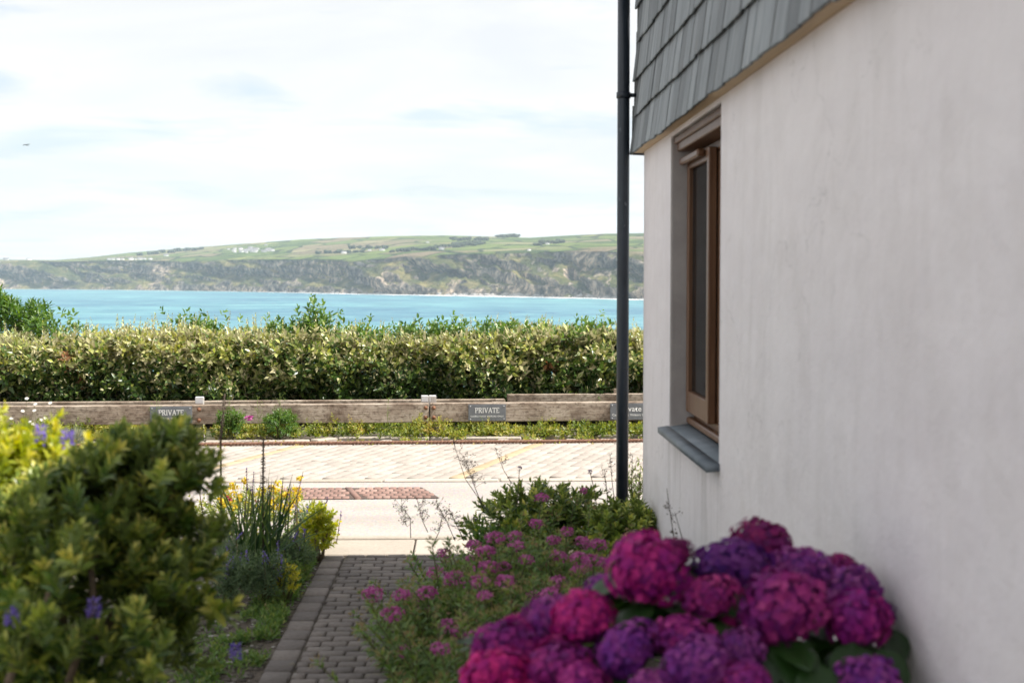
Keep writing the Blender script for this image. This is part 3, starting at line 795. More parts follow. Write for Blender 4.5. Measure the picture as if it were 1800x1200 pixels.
kstone(fence_pt(sD+.03, KO-.21)[:2], fence_pt(9.0, KO-.21)[:2])

# ------------------------------------------------------------------ house
YC_ = 7.83; WX = PY(1131, YC_); EAVE = 3.50; SOF = 2.28; XE = 8.5; YB = -7.0
house = empty('house', (WX+3, 2, 0), 'pale rendered house with slate-hung upper storey on the right', 'house')
WY0, WY1 = PY(1178, 1)**-1*WX, PY(1265, 1)**-1*WX       # far and near jamb
WZ0, WZ1 = .885, 2.266
SET = .109
ys = [YB, WY1, WY0, YC_]; zs = [-.3, WZ0, WZ1, EAVE]
wv = [(WX, y, z) for z in zs for y in ys]; wf = []
for r in range(3):
    for cc in range(3):
        if r == 1 and cc == 1: continue
        a = r*4+cc; wf.append([a, a+4, a+5, a+1])
k = len(wv); rv_ = [(WX+.30, y, z) for z in (WZ0, WZ1) for y in (WY1, WY0)]; wv += rv_
ins = [5, 6, 9, 10]   # opening corners on the face: (WY1,WZ0),(WY0,WZ0),(WY1,WZ1),(WY0,WZ1)
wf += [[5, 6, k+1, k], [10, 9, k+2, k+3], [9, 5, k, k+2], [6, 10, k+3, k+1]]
k2 = len(wv); wv += [(XE, YB, -.3), (XE, YC_, -.3), (XE, YB, EAVE), (XE, YC_, EAVE)]
wf += [[3, 7, 11, 15, k2+3, k2+1], [0, k2, k2+2, 12, 8, 4], [k2, k2+1, k2+3, k2+2]]
gx_ = (WX+XE)/2; k3 = len(wv); wv += [(gx_, YC_, EAVE+1.9), (gx_, YB, EAVE+1.9)]
wf += [[15, k3, k2+3], [12, k2+2, k3+1]]
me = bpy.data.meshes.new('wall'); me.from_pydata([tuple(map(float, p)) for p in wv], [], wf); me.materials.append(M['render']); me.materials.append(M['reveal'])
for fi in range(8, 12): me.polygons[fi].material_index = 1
import bmesh
bm = bmesh.new(); bm.from_mesh(me); bmesh.ops.recalc_face_normals(bm, faces=bm.faces[:])
# make sure the garden face looks outwards
for f in bm.faces:
    if abs(f.normal.x) > .9 and f.calc_center_median().x < WX + .01:
        if f.normal.x > 0: bmesh.ops.reverse_faces(bm, faces=bm.faces[:])
        break
bm.to_mesh(me); bm.free()
wall = link('wall', me, house, (0, 0, 0))
bv = wall.modifiers.new('b', 'BEVEL'); bv.width = .011; bv.segments = 3; bv.limit_method = 'ANGLE'; bv.angle_limit = math.radians(50)

# slate hanging with a kicked-out foot
def xo(z):
    t = np.clip((3.0-z)/.72, 0, 1.05); return (WX-.047) - .026*t**1.5
def slate_mesh(seed, mat):
    r = np.random.default_rng(seed); nb = 6
    yb = np.linspace(-.5, .5, nb); zb = (r.random(nb)-.5)*.012; zb[0] += .006*r.random(); zb[-1] += .006*r.random()
    v = []
    for x in (-.5, .5):
        for y, z in zip(yb, zb): v.append([x, y + (r.random()-.5)*.01, z])
        for y in yb: v.append([x, y, 1.0])
    v = np.array(v); n = nb; f = []
    for i in range(n-1):
        f += [[i, n+i, n+i+1], [i, n+i+1, i+1]]
        o_ = 2*n; f += [[o_+i, o_+n+i+1, o_+n+i], [o_+i, o_+i+1, o_+n+i+1]]
        f += [[i, i+1, o_+i+1], [i, o_+i+1, o_+i]]
    f += [[0, 2*n, 3*n], [0, 3*n, n], [n-1, 2*n-1, 4*n-1], [n-1, 4*n-1, 3*n-1]]
    return mesh_np('slate', v, np.array(f), mat)
SL = [slate_mesh(100+i, M['slate']) for i in range(5)]
SLV = []
for me in SL:
    vv = np.empty(len(me.vertices)*3, np.float32); me.vertices.foreach_get('co', vv)
    tt = np.empty(len(me.polygons)*3, np.int32); me.loops.foreach_get('vertex_index', tt); SLV.append((vv.reshape(-1, 3), tt.reshape(-1, 3)))
SOFZ = SOF + .002
backing = boxobj('slate_backing', WX-.016, WX-.002, YB, YC_+.012, SOF+.03, EAVE, M['roof'], house)
srest = MB(); EXPO, SLEN, STH = .2, .27, .012
zb = SOF - .004; row = 0
while zb < EAVE - .05:
    y = YC_ + .075 - (row % 2)*.1
    first = True
    while y > YB:
        w = random.uniform(.12, .20)
        if first and row % 2: w *= .7
        y0 = y - w
        top = min(zb+SLEN, EAVE)
        xb = xo(zb)
        jit = random.uniform(-.003, .001); tilt = math.atan2(float(xo(zb+EXPO)) + STH + .005 - float(xb), EXPO)
        zz_ = zb + random.gauss(0, .0025)
        cx, cyy = xb + STH/2 + jit, (y+y0)/2
        idx = random.randrange(5); rx = random.gauss(0, .004)
        yend = (YC_+.075 if first else None)
        if y0 > 2.6:
            link('slate', SL[idx], backing, (cx, cyy, zz_), (rx, tilt, 0), (STH, w-.014, top-zb))
        else:
            vv, tt = SLV[idx]; vv = vv*np.array([STH, w-.014, top-zb]); c_, s__ = math.cos(tilt), math.sin(tilt)
            vv = np.stack([vv[:, 0]*c_ + vv[:, 2]*s__, vv[:, 1], -vv[:, 0]*s__ + vv[:, 2]*c_], -1) + np.array([cx, cyy, zz_]); srest.add(vv, tt, random.random())
        y = y0; first = False
    # the return on the end wall
    x = float(xo(zb)) + .01
    while x < XE:
        w = random.uniform(.17, .245); vv, tt = SLV[random.randrange(5)]
        vv = vv*np.array([STH, w-.006, min(SLEN, EAVE-zb)]); tilt = math.atan2(float(xo(zb+EXPO))+STH+.005-float(xo(zb)), EXPO); c_, s__ = math.cos(tilt), math.sin(tilt)
        off_ = WX - float(xo(zb))
        q_ = np.stack([vv[:, 1], -(vv[:, 0]*c_ + vv[:, 2]*s__), -vv[:, 0]*s__ + vv[:, 2]*c_], -1) + np.array([x+w/2, YC_+off_-.004, zb+random.gauss(0, .004)])
        srest.add(q_, tt, random.random()); x += w
    zb += EXPO; row += 1
tag(srest.obj('slate', M['slate'], backing), kind='stuff')
boxobj('soffit', WX-.064, WX-.001, YB, YC_+.062, SOF+.006, SOF+.028, M['soffit'], house)
boxobj('soffit', WX+.001, XE, YC_+.001, YC_+.062, SOF+.006, SOF+.028, M['soffit'], house)
# roof
for sgn in (0, 1):
    xa, xb = (WX-.17, gx_) if sgn == 0 else (XE+.17, gx_)
    slope = 1.9/(gx_-WX)
    za_, zb_ = EAVE - .17*slope + .02, EAVE + 1.9 + .02
    v = np.array([[xa, YB-.3, za_], [xb, YB-.3, zb_], [xb, YC_+.03, zb_], [xa, YC_+.03, za_]]); v = np.vstack([v, v + np.array([0, 0, .09])])
    link('roof', mesh_np('roof', v, BOXT, M['roof']), house, (0, 0, 0))
gut = MB(); v, t = tube([[WX-.21, YB-.3, EAVE-.06], [WX-.21, YC_+.07, EAVE-.06]], .055, 10); gut.add(v, t)
gut.obj('gutter', M['pipe'], house, True)
# downpipe with brackets, standing just past the corner
pxX = PY(1095, YC_+.045); pp = np.array([pxX, YC_+.046])
mb = MB(); v, t = tube([[pp[0], pp[1], .02], [pp[0], pp[1], 1.2], [pp[0], pp[1], 2.4], [pp[0], pp[1], EAVE-.12]], .034, 20); mb.add(v, t)
dp = mb.obj('downpipe', M['pipe'], house, True)
for zbk in (2.60,):
    mb = MB(); v, t = tube([[pp[0], pp[1], zbk-.016], [pp[0], pp[1], zbk+.016]], .0395, 20); mb.add(v, t)
    mb.add(box_v(pp[0]+.036, (WX-.035 if zbk > 2 else WX+.02), pp[1]-.010, pp[1]+.012, zbk-.009, zbk+.011), BOXT)
    mb.obj('bracket', M['pipe'], dp)

# window: two lights in a timber frame, far casement standing proud
win = empty('window', (WX, (WY0+WY1)/2, WZ0)); win.parent = house; win.location = Vector((WX, (WY0+WY1)/2, WZ0)) - house.location
WLOC[win.name] = Vector((WX, (WY0+WY1)/2, WZ0))
FX = WX + SET
zf0, zf1 = WZ0+.03, WZ1-.072
bx_ = lambda n, x0, x1, y0, y1, z0, z1, mt=M['timber'], be=.004: boxobj(n, x0, x1, y0, y1, z0, z1, mt, win, be)
bx_('head_board', WX+.03, FX+.06, WY1+.003, WY0-.003, WZ1-.07, WZ1-.002)
bx_('head_bead', WX+.016, WX+.029, WY1+.003, WY0-.003, WZ1-.034, WZ1-.004)
bx_('frame', FX+.006, FX+.075, WY0-.05, WY0-.004, zf0, zf1)
bx_('frame', FX+.006, FX+.075, WY1+.004, WY1+.05, zf0, zf1)
bx_('frame', FX+.006, FX+.075, WY1+.051, WY0-.051, zf1-.045, zf1-.001)
bx_('frame', FX+.006, FX+.075, WY1+.051, WY0-.051, zf0, zf0+.05)
YM = 6.22*(WX/.973)
bx_('mullion', FX+.008, FX+.073, YM-.028, YM+.028, zf0+.051, zf1-.046)
bx_('sub_sill', FX-.028, FX+.005, WY1+.004, WY0-.004, WZ0+.017, WZ0+.046, be=.006)
cy0, cy1 = YM+.005, WY0-.022
cz0, cz1 = zf0+.045, zf1-.03
bx_('casement_stile', FX-.034, FX+.003, cy1-.052, cy1, cz0, cz1)
bx_('casement_stile', FX-.034, FX+.003, cy0, cy0+.052, cz0, cz1)
bx_('casement_rail', FX-.033, FX+.002, cy0+.053, cy1-.053, cz1-.055, cz1-.001)
bx_('casement_rail', FX-.033, FX+.002, cy0+.053, cy1-.053, cz0+.001, cz0+.10)
bx_('pane', FX-.014, FX-.008, cy0+.053, cy1-.053, cz0+.101, cz1-.056, M['glass'], 0)
bx_('weather_bar', FX-.072, FX-.0345, cy0+.09, cy1, cz1-.035, cz1-.001, be=.008)
bx_('casement_stile', FX+.010, FX+.05, WY1+.052, WY1+.10, zf0+.052, zf1-.047)
bx_('casement_stile', FX+.010, FX+.05, YM-.078, YM-.030, zf0+.052, zf1-.047)
bx_('casement_rail', FX+.011, FX+.05, WY1+.101, YM-.079, zf1-.10, zf1-.048)
bx_('casement_rail', FX+.011, FX+.05, WY1+.101, YM-.079, zf0+.053, zf0+.12)
bx_('pane', FX+.026, FX+.032, WY1+.101, YM-.079, zf0+.121, zf1-.101, M['glass'], 0)
bx_('blind', FX+.17, FX+.176, WY1-.1, WY0+.1, zf0-.05, zf1+.05, M['blind'], 0)
# slate sill
sv_ = np.array([[WX-.068, PY(1262, 1)**-1*(WX-.06)-.02, 0], [WX+.0, 0, 0]])
ya, yb_ = WY1-.03, WY0+.035
sm = np.array([[WX-.052, ya, WZ0-.034], [FX+.005, ya, WZ0-.030], [FX+.005, yb_, WZ0-.030], [WX-.052, yb_, WZ0-.034],
               [WX-.052, ya, WZ0-.008], [FX+.005, ya, WZ0+.016], [FX+.005, yb_, WZ0+.016], [WX-.052, yb_, WZ0-.008]])
# inside the reveal the sill is only as wide as the opening
sm2 = sm.copy(); sm2[:, 1] = np.where(sm[:, 1] < (ya+yb_)/2, WY1+.002, WY0-.002)
sill_f = sm.copy(); sill_f[[1, 2, 5, 6], 0] = WX-.001
zt = WZ0-.008 + .024*(WX-.001-(WX-.052))/(FX+.005-(WX-.052)); sill_f[[5, 6], 2] = zt
sill_b = sm2.copy(); sill_b[[0, 3, 4, 7], 0] = WX-.001; sill_b[[4, 7], 2] = zt
mb = MB(); mb.add(sill_f, BOXT); mb.add(sill_b, BOXT)
mb.obj('sill', M['sill'], win)

# ------------------------------------------------------------------ rail fence, signs, back fence
fence = empty('rail_fence', fence_pt(3, 0, 0), 'low weathered timber rail fence in front of the hedge', 'fence')
s0, sJ, sE = fence_s(-160), fence_s(754.5), fence_s(1700)
RZ0, RZ1, RTH = .147, .337, .085
def along(name, sa, sb, off0, off1, z0, z1, mat, parent, bevel=.006):
    o3 = fence_pt(sa, 0, 0); return boxobj(name, 0, sb-sa, -off1, -off0, z0, z1, mat, parent, bevel, FANG, o3, 2)
along('rail', s0, sJ-.006, -RTH, 0, RZ0, RZ1, M['rail'], fence, .009)
along('rail', sJ+.006, sE, -RTH, 0, RZ0+.002, RZ1+.003, M['rail'], fence, .009)
def bolt(s, z):
    mb = MB(); a = np.arange(8)*math.pi/4
    v = np.concatenate([np.stack([.021*np.cos(a), np.zeros(8), .021*np.sin(a)], -1), np.stack([.021*np.cos(a), np.full(8, -.005), .021*np.sin(a)], -1),
                        np.stack([.013*np.cos(a), np.full(8, -.006), .013*np.sin(a)], -1), np.stack([.010*np.cos(a), np.full(8, -.017), .010*np.sin(a)], -1)])
    t = []
    for L in range(3):
        for j in range(8):
            p, q = L*8+j, L*8+(j+1) % 8; t += [[p, q, q+8], [p, q+8, p+8]]
    for j in range(1, 7): t.append([24, 24+j, 25+j])
    mb.add(v, t); me = mb.mesh('bolt', M['rust'])
    return link('bolt', me, fence, fence_pt(s, .001, z), (0, random.random(), FANG))
def post(s, w, ztop, cap=True, split=False):
    p = along('post', s-w/2, s+w/2, -RTH-.09, -RTH-.003, -.2, ztop, M['post'], fence, .004)
    if cap:
        if split:
            along('post_cap', s-w/2-.004, s-.007, -RTH-.094, -RTH+.001, RZ1+.008, ztop+.007, M['post_cap'], p, .003)
            along('post_cap', s+.005, s+w/2+.004, -RTH-.094, -RTH+.001, RZ1+.008, ztop+.007, M['post_cap'], p, .003)
        else:
            along('post_cap', s-w/2-.004, s+w/2+.004, -RTH-.094, -RTH+.001, RZ1+.008, ztop+.007, M['post_cap'], p, .003)
sp1 = fence_s(347)
post(sp1, .07, .40); post(sJ, .14, .40, True, True); post(fence_s(-60), .07, .40); post(fence_s(1180), .07, .40)
for px, py in ((348, 719), (348, 738), (748, 716), (748, 733), (762, 716), (762, 733)):
    ss = fence_s(px); d = 13.97 + .43*(px-100)/1000.; z = EYE - (py-487)*d/FPX; bolt(ss, z)

# stroke lettering with serifs for the cast capitals
GL = {'P': (.62, [((.14,0),(.14,1)), ((.14,1),(.42,1)), ((.42,1),(.58,.88)), ((.58,.88),(.58,.62)), ((.58,.62),(.42,.5)), ((.42,.5),(.14,.5))], [(.14,0), (.08,1)]),
      'R': (.70, [((.14,0),(.14,1)), ((.14,1),(.40,1)), ((.40,1),(.56,.88)), ((.56,.88),(.56,.64)), ((.56,.64),(.40,.52)), ((.40,.52),(.14,.52)), ((.34,.52),(.64,0))], [(.14,0), (.08,1), (.66,0)]),
      'I': (.34, [((.17,0),(.17,1))], [(.17,0), (.17,1)]),
      'V': (.74, [((.08,1),(.37,0)), ((.37,0),(.66,1))], [(.08,1), (.66,1)]),
      'A': (.76, [((.08,0),(.38,1)), ((.38,1),(.68,0)), ((.2,.36),(.56,.36))], [(.08,0), (.68,0)]),
      'T': (.68, [((.34,0),(.34,1)), ((.04,1),(.64,1)), ((.04,1),(.04,.84)), ((.64,1),(.64,.84))], [(.34,0)]),
      'E': (.62, [((.14,0),(.14,1)), ((.14,1),(.54,1)), ((.54,1),(.54,.86)), ((.14,.52),(.42,.52)), ((.14,0),(.56,0)), ((.56,0),(.56,.15))], [(.10,0), (.10,1)])}
def stroke_text(txt, h, gap=.10):
    mb = MB(); x = 0
    for ch in txt:
        w, segs, ser = GL[ch]
        for (a, b_) in segs:
            a = np.array(a); b_ = np.array(b_); d = nrm(b_-a); thick = .075 if abs(d[1]) > .5 and d[0] >= -.01 else .05
            if ch in 'VA' and d[0] > 0 and d[1] > 0: thick = .05
            nn = np.array([-d[1], d[0]])*thick; e = d*.03
            pts = [a-e-nn, a-e+nn, b_+e+nn, b_+e-nn]
            mb.add([[(p[0]+x)*h, -.0006*len(mb.v) % .0011, p[1]*h] for p in pts], [[0, 1, 2], [0, 2, 3]])
        for (sx, sz) in ser:
            mb.add([[(sx+x+dx_)*h, -.0012, (sz+dz_)*h] for dx_, dz_ in ((-.15,-.035), (.15,-.035), (.15,.035), (-.15,.035))], [[0, 1, 2], [0, 2, 3]])
        x += w + gap
    return mb, (x-gap)*h
def font_mesh(txt, width, name='lettering'):
    cu_ = bpy.data.curves.new('t', 'FONT'); cu_.body = txt; cu_.size = 1; cu_.offset = .012; cu_.space_character = 1.08
    o = bpy.data.objects.new('t', cu_); COL.objects.link(o)
    dg = bpy.context.evaluated_depsgraph_get(); me = bpy.data.meshes.new_from_object(o.evaluated_get(dg))
    bpy.data.objects.remove(o); n = len(me.vertices); v = np.empty(n*3, np.float32); me.vertices.foreach_get('co', v); v = v.reshape(-1, 3)
    x0, x1 = v[:, 0].min(), v[:, 0].max(); s = width/(x1-x0); v2 = np.stack([(v[:, 0]-x0)*s, np.zeros(n), v[:, 1]*s], -1)
    me.vertices.foreach_set('co', v2.astype(np.float32).ravel()); me.name = name; me.materials.clear(); me.materials.append(M['letter']); me.update()
    return me
def sign(px0, px1, label, caps=True):
    a, b_ = fence_s(px0), fence_s(px1); w = b_-a; z0, z1 = RZ0+.013, RZ1-.012; h = z1-z0
    r = empty('sign', fence_pt(a, 0, z0), label, 'sign', 'name boards on the rail fence')
    along('board', a, b_, .001, .014, z0, z1, M['sign'], r, .002)
    if caps:
        mb, tw = stroke_text('PRIVATE', h*.29); me = mb.mesh('lettering', M['letter']); k = 1.0
        link('lettering', me, r, fence_pt(a + w/2 - tw/2, .0152, z0 + h*.50), (0, 0, FANG))
        me = font_mesh('CASTLE ROCK VISITORS ONLY', w*.88)
        link('lettering', me, r, fence_pt(a + w*.06, .0152, z0 + h*.235), (0, 0, FANG))
    else:
        me = font_mesh('Private', w*.54); link('lettering', me, r, fence_pt(a + w*.23, .0152, z0 + h*.52), (0, 0, FANG))
        me = font_mesh('Castle Rock Visitors Only', w*.9); link('lettering', me, r, fence_pt(a + w*.05, .0152, z0 + h*.24), (0, 0, FANG))
    for sx, sz in ((a+.02, z0+.018), (b_-.02, z0+.018), (a+.02, z1-.018), (b_-.02, z1-.018)):
        mb = MB(); v, t = tube([[0, .001, 0], [0, -.0025, 0]], .006, 7); mb.add(v, t)
        link('screw', mb.mesh('screw', M['post_cap']), r, fence_pt(sx, .0145, sz), (0, 0, FANG))
sign(262, 336, 'grey PRIVATE sign half hidden behind the dark garden shrub')
sign(823, 889, 'grey PRIVATE sign in plain view right of the capped double post')
sign(1073, 1144, 'grey sign reading Private in small letters behind the downpipe', False)

back = empty('back_fence', fence_pt(5, -1.0, 0), 'second timber rail fence behind, half under the hedge', 'fence')
BO = -1.05
for sa, sb, zt_ in ((fence_s(-150), fence_s(905)-.02, .285), (fence_s(905), fence_s(1700), .335)):
    along('rail', sa, sb, BO-.08, BO, .13, zt_, M['rail'], back, .008)
for px in (-80, 1108, 1500):
    along('post', fence_s(px), fence_s(px)+.085, BO-.17, BO-.083, -.2, .385, M['rail'], back, .006)

# ------------------------------------------------------------------ plants
def shoot_leaves(mb, base, axis, length, nl, ll, lw, r0, rs, tv=LEAF_V, tt=LEAF_T, spread=.9, tip_young=.25):
    """leaves set in turning pairs along one shoot"""
    ax = nrm(axis); ref = np.array([.3, .2, .93]) if abs(ax[2]) < .9 else np.array([1., 0, 0])
    u = nrm(np.cross(ax, ref)); w = np.cross(ax, u)
    k = np.arange(nl); f = (k//2 + .5)/max(1, (nl/2)); ang = (k % 2)*math.pi + (k//2)*math.pi/2 + RNG.random()*6 + RNG.normal(0, .25, nl)
    rad = np.cos(ang)[:, None]*u + np.sin(ang)[:, None]*w
    pos = np.asarray(base) + ax*(f*length)[:, None]
    sp = spread*(1.25 - .85*f)[:, None]
    d = nrm(rad*sp + ax*(1.05-.35*sp) + RNG.normal(0, .12, (nl, 3)))
    nn = nrm(ax[None] - d*(d @ ax)[:, None] + RNG.normal(0, .1, (nl, 3)))
    s = (1.0 - .45*f*f)*(.85 + .3*RNG.random(nl))
    leaves(mb, pos, d, nn, ll*s, lw*s, np.clip(r0 + rs*(RNG.random(nl)-.5) + tip_young*f**2, 0, 1), tv, tt)

def split_parts(name, parent, pieces, mat, nmax):
    pass

# hedge ---------------------------------------------------------------
hedge = empty('hedge', fence_pt(4, -2.2, 0), 'long clipped evergreen hedge with mottled olive and silver leaves', 'hedge')
HD0, HD1 = -1.30, -2.9        # front and back of the hedge behind the fence line
hs0, hs1 = fence_s(-220), fence_s(1700)
mb = MB(); NSH = 6600
s_ = hs0 + (hs1-hs0)*RNG.random(NSH)
where = RNG.random(NSH)
def htop(s): return .895 + .15*(fbm(s*.55, s*0+3, 91, 4)-.5)*2 + .03*np.sin(s*1.7)
for i in range(NSH):
    s = s_[i]; T = float(htop(s)); f0 = HD0 - .16*(float(fbm(s*1.3, 7.0, 95, 3))-.2)
    if where[i] < .66:        # front face
        zf = RNG.random()**.85; z = .10 + (T-.14)*zf
        bul = float(fbm(s*2.1, z*3.2, 97, 3))
        off = f0 + .26*(bul-.5)*2 - .20*max(0, zf-.72)**1.1*2.5 - RNG.exponential(.07)
        out = np.array([FN[0], FN[1], .35])
        ax = nrm(out*.75 + RNG.normal(0, .55, 3) + np.array([0, 0, .25]))
    else:
        off = f0 - .1 - (1.35)*RNG.random()**1.5; z = T - .02 + .10*(float(fbm(s*3, off*3, 99, 3))-.5)*2 - RNG.exponential(.04)
        ax = nrm(np.array([FN[0]*.25, FN[1]*.25, 1.0]) + RNG.normal(0, .38, 3))
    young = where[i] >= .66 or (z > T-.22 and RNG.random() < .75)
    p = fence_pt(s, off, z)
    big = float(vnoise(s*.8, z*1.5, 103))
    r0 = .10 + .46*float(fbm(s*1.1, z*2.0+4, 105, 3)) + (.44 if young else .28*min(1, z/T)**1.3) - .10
    if z < .35: r0 -= .18  # low leaves coloured darker: the hedge's own shade put into the colour
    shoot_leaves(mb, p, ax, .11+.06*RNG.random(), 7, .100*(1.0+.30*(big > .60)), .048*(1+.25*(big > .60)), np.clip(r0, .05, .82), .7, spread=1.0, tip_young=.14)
# long whippy shoots standing out of the top
for i in range(820):
    s = hs0 + (hs1-hs0)*RNG.random(); hgt = .09 + .22*RNG.random()**2.2; T = float(htop(s))
    p = fence_pt(s, HD0 - .15 - 1.1*RNG.random(), T-.06); ax = nrm(np.array([RNG.normal(0, .16), RNG.normal(0, .12), 1]))
    shoot_leaves(mb, p, ax, hgt+.05, int(8+hgt*50), .052, .021, .62+.2*RNG.random(), .4, spread=.75, tip_young=.2)
mb.r = [np.minimum(a, .95) for a in mb.r]
cen = [v.reshape(-1, 5, 3).mean(1) if len(v) % 5 == 0 else None for v in mb.v]
for (px, py, d_) in ((145, 640, 15.6), (130, 625, 15.6), (155, 660, 15.6), (960, 655, 15.9), (965, 640, 15.9)):   # a few browned twigs
    q_ = P(px, py, d_)
    for a, c_ in zip(mb.r, cen):
        if c_ is not None and np.linalg.norm((c_.mean(0)-q_)[[0, 2]]) < .045 and abs(c_.mean(0)[1]-q_[1]) < .5: a[:] = 1.0
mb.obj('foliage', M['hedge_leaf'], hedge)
# greener bramble and bindweed growing through
mb = MB()
for (px, py, w, hh, n) in ((555, 580, .22, .26, 130), (790, 592, .25, .16, 70), (500, 588, .25, .14, 60), (730, 594, .3, .14, 60), (640, 598, .5, .15, 90), (95, 582, .35, .16, 90), (880, 590, .5, .12, 70), (1030, 590, .4, .16, 70), (350, 585, .4, .14, 80), (300, 660, .12, .35, 40), (35, 660, .25, .4, 50)):
    c0 = P(px, py, 16.0)
    for k in range(n):
        p = c0 + np.array([RNG.normal(0, w/2), RNG.normal(0, .12), RNG.normal(0, hh/2)])
        shoot_leaves(mb, p, nrm(np.array([RNG.normal(0, .5), -.4, .8])), .1, 5, .075, .036, .35+.5*RNG.random(), .4, ROUND_V, ROUND_T)
mb.obj('climbing_foliage', M['green_leaf'], hedge)
mb = MB()
for k in range(150):
    s = hs0 + (hs1-hs0)*(k+RNG.random())/150; a = fence_pt(s, HD0-.35-.4*RNG.random(), -.05); b_ = fence_pt(s+RNG.normal(0, .2), HD0-.1-.3*RNG.random(), .5+.4*RNG.random())
    m_ = (a+b_)/2 + RNG.normal(0, .06, 3); v, t = tube([a, m_, b_], [.014, .010, .004], 5); mb.add(v, t)
mb.obj('branches', M['bark'], hedge)
# dense twiggy heart that keeps the hedge opaque
mb = MB()
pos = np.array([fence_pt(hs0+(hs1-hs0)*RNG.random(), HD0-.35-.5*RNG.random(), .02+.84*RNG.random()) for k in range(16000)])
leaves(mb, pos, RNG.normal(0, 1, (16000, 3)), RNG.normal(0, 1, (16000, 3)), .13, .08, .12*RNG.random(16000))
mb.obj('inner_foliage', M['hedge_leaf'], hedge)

# taller shrub at the left end, above the hedge
sh = empty('tall_shrub', P(-30, 760, 16.9)*np.array([1, 1, 0]), 'taller bright green shrub rising above the left end of the hedge', 'shrub')
mb = MB()
for k in range(420):
    px = -110 + 190*RNG.random()**1.25; topy = np.interp(px, [-110, 0, 40, 60, 100, 120], [480, 515, 548, 535, 548, 585]); 
    py = topy + 8 + abs(RNG.normal(0, 36)); p = P(px, min(py, 690), 16.8 + .8*RNG.random())
    shoot_leaves(mb, p, nrm(np.array([RNG.normal(0, .45), RNG.normal(-.25, .3), 1])), .13, 9, .12, .036, .15+.6*RNG.random(), .4, spread=1.0)
mb.obj('foliage', M['green_leaf'], sh)
mb = MB()
for k in range(12):
    a = P(-40+RNG.normal(0, 25), 760, 17.0); a[2] = -.05; b_ = P(-80+170*RNG.random(), 560, 17.0); v, t = tube([a, (a+b_)/2+RNG.normal(0, .08, 3), b_], [.02, .014, .006], 5); mb.add(v, t)
mb.obj('stems', M['bark'], sh)

# verge weeds under the fence ----------------------------------------
mb = MB()
for k in range(5200):
    s = fence_s(-60) + (fence_s(1250)-fence_s(-60))*RNG.random(); off = -.55 + (.70)*RNG.random()
    den = float(fbm(s*1.6, off*3, 111, 3))
    if den < .40 + .1*RNG.random(): continue
    hgt = .03 + .19*max(0, den-.36)*2 * (1.0 if off < .05 else .45)
    p = fence_pt(s, off, -.02 + hgt*RNG.random()); yel = float(fbm(s*.7, 3.3, 113, 3))
    shoot_leaves(mb, p, nrm(np.array([RNG.normal(0, .5), RNG.normal(-.25, .4), .9])), .06, 6, .045, .022, .1+.75*yel+.15*RNG.random(), .45)
for k in range(46):
    s = fence_s(-40) + (fence_s(1200)-fence_s(-40))*RNG.random(); off = -.10 + .22*RNG.random(); H_ = .08 + .14*RNG.random(); c_ = .15+.7*RNG.random()
    for q in range(26):
        f = RNG.random(); p = fence_pt(s + RNG.normal(0, .05), off + RNG.normal(0, .04), H_*f)
        shoot_leaves(mb, p, nrm(np.array([RNG.normal(0, .5), RNG.normal(-.2, .4), 1])), .06, 6, .05*(1.2-.6*f), .02*(1.2-.6*f), c_, .4)
tag(mb.obj('verge_weeds', M['weed_leaf']), 'yellow-green weeds growing along the foot of the rail fence', 'weeds', kind='stuff')
# flecks of weed in paving joints
mb = MB()
for k in range(150):
    if RNG.random() < .6: p = fence_pt(-1.5+9*RNG.random(), DO + RNG.normal(0, .06), .0)
    else: p = fence_pt(-1.5+9*RNG.random(), KO + .03 + .05*RNG.random(), 0)
    shoot_leaves(mb, p, np.array([RNG.normal(0, .5), RNG.normal(0, .5), .6]), .02, 5, .022, .010, .4+.6*RNG.random(), .4)
for (px, py, n) in ((800, 771, 60), (715, 776, 12), (735, 776, 12), (935, 774, 20), (1030, 772, 20)):
    for k in range(n):
        p = G(px+RNG.normal(0, 9), py+RNG.normal(0, 1.2)); shoot_leaves(mb, p, np.array([RNG.normal(0, .5), RNG.normal(0, .5), .8]), .05*RNG.random()+.02, 6, .035, .016, .2+.6*RNG.random(), .4)
tag(mb.obj('joint_weeds', M['weed_leaf']), 'small weeds sprouting from the paving and drain joints', 'weeds', kind='stuff')

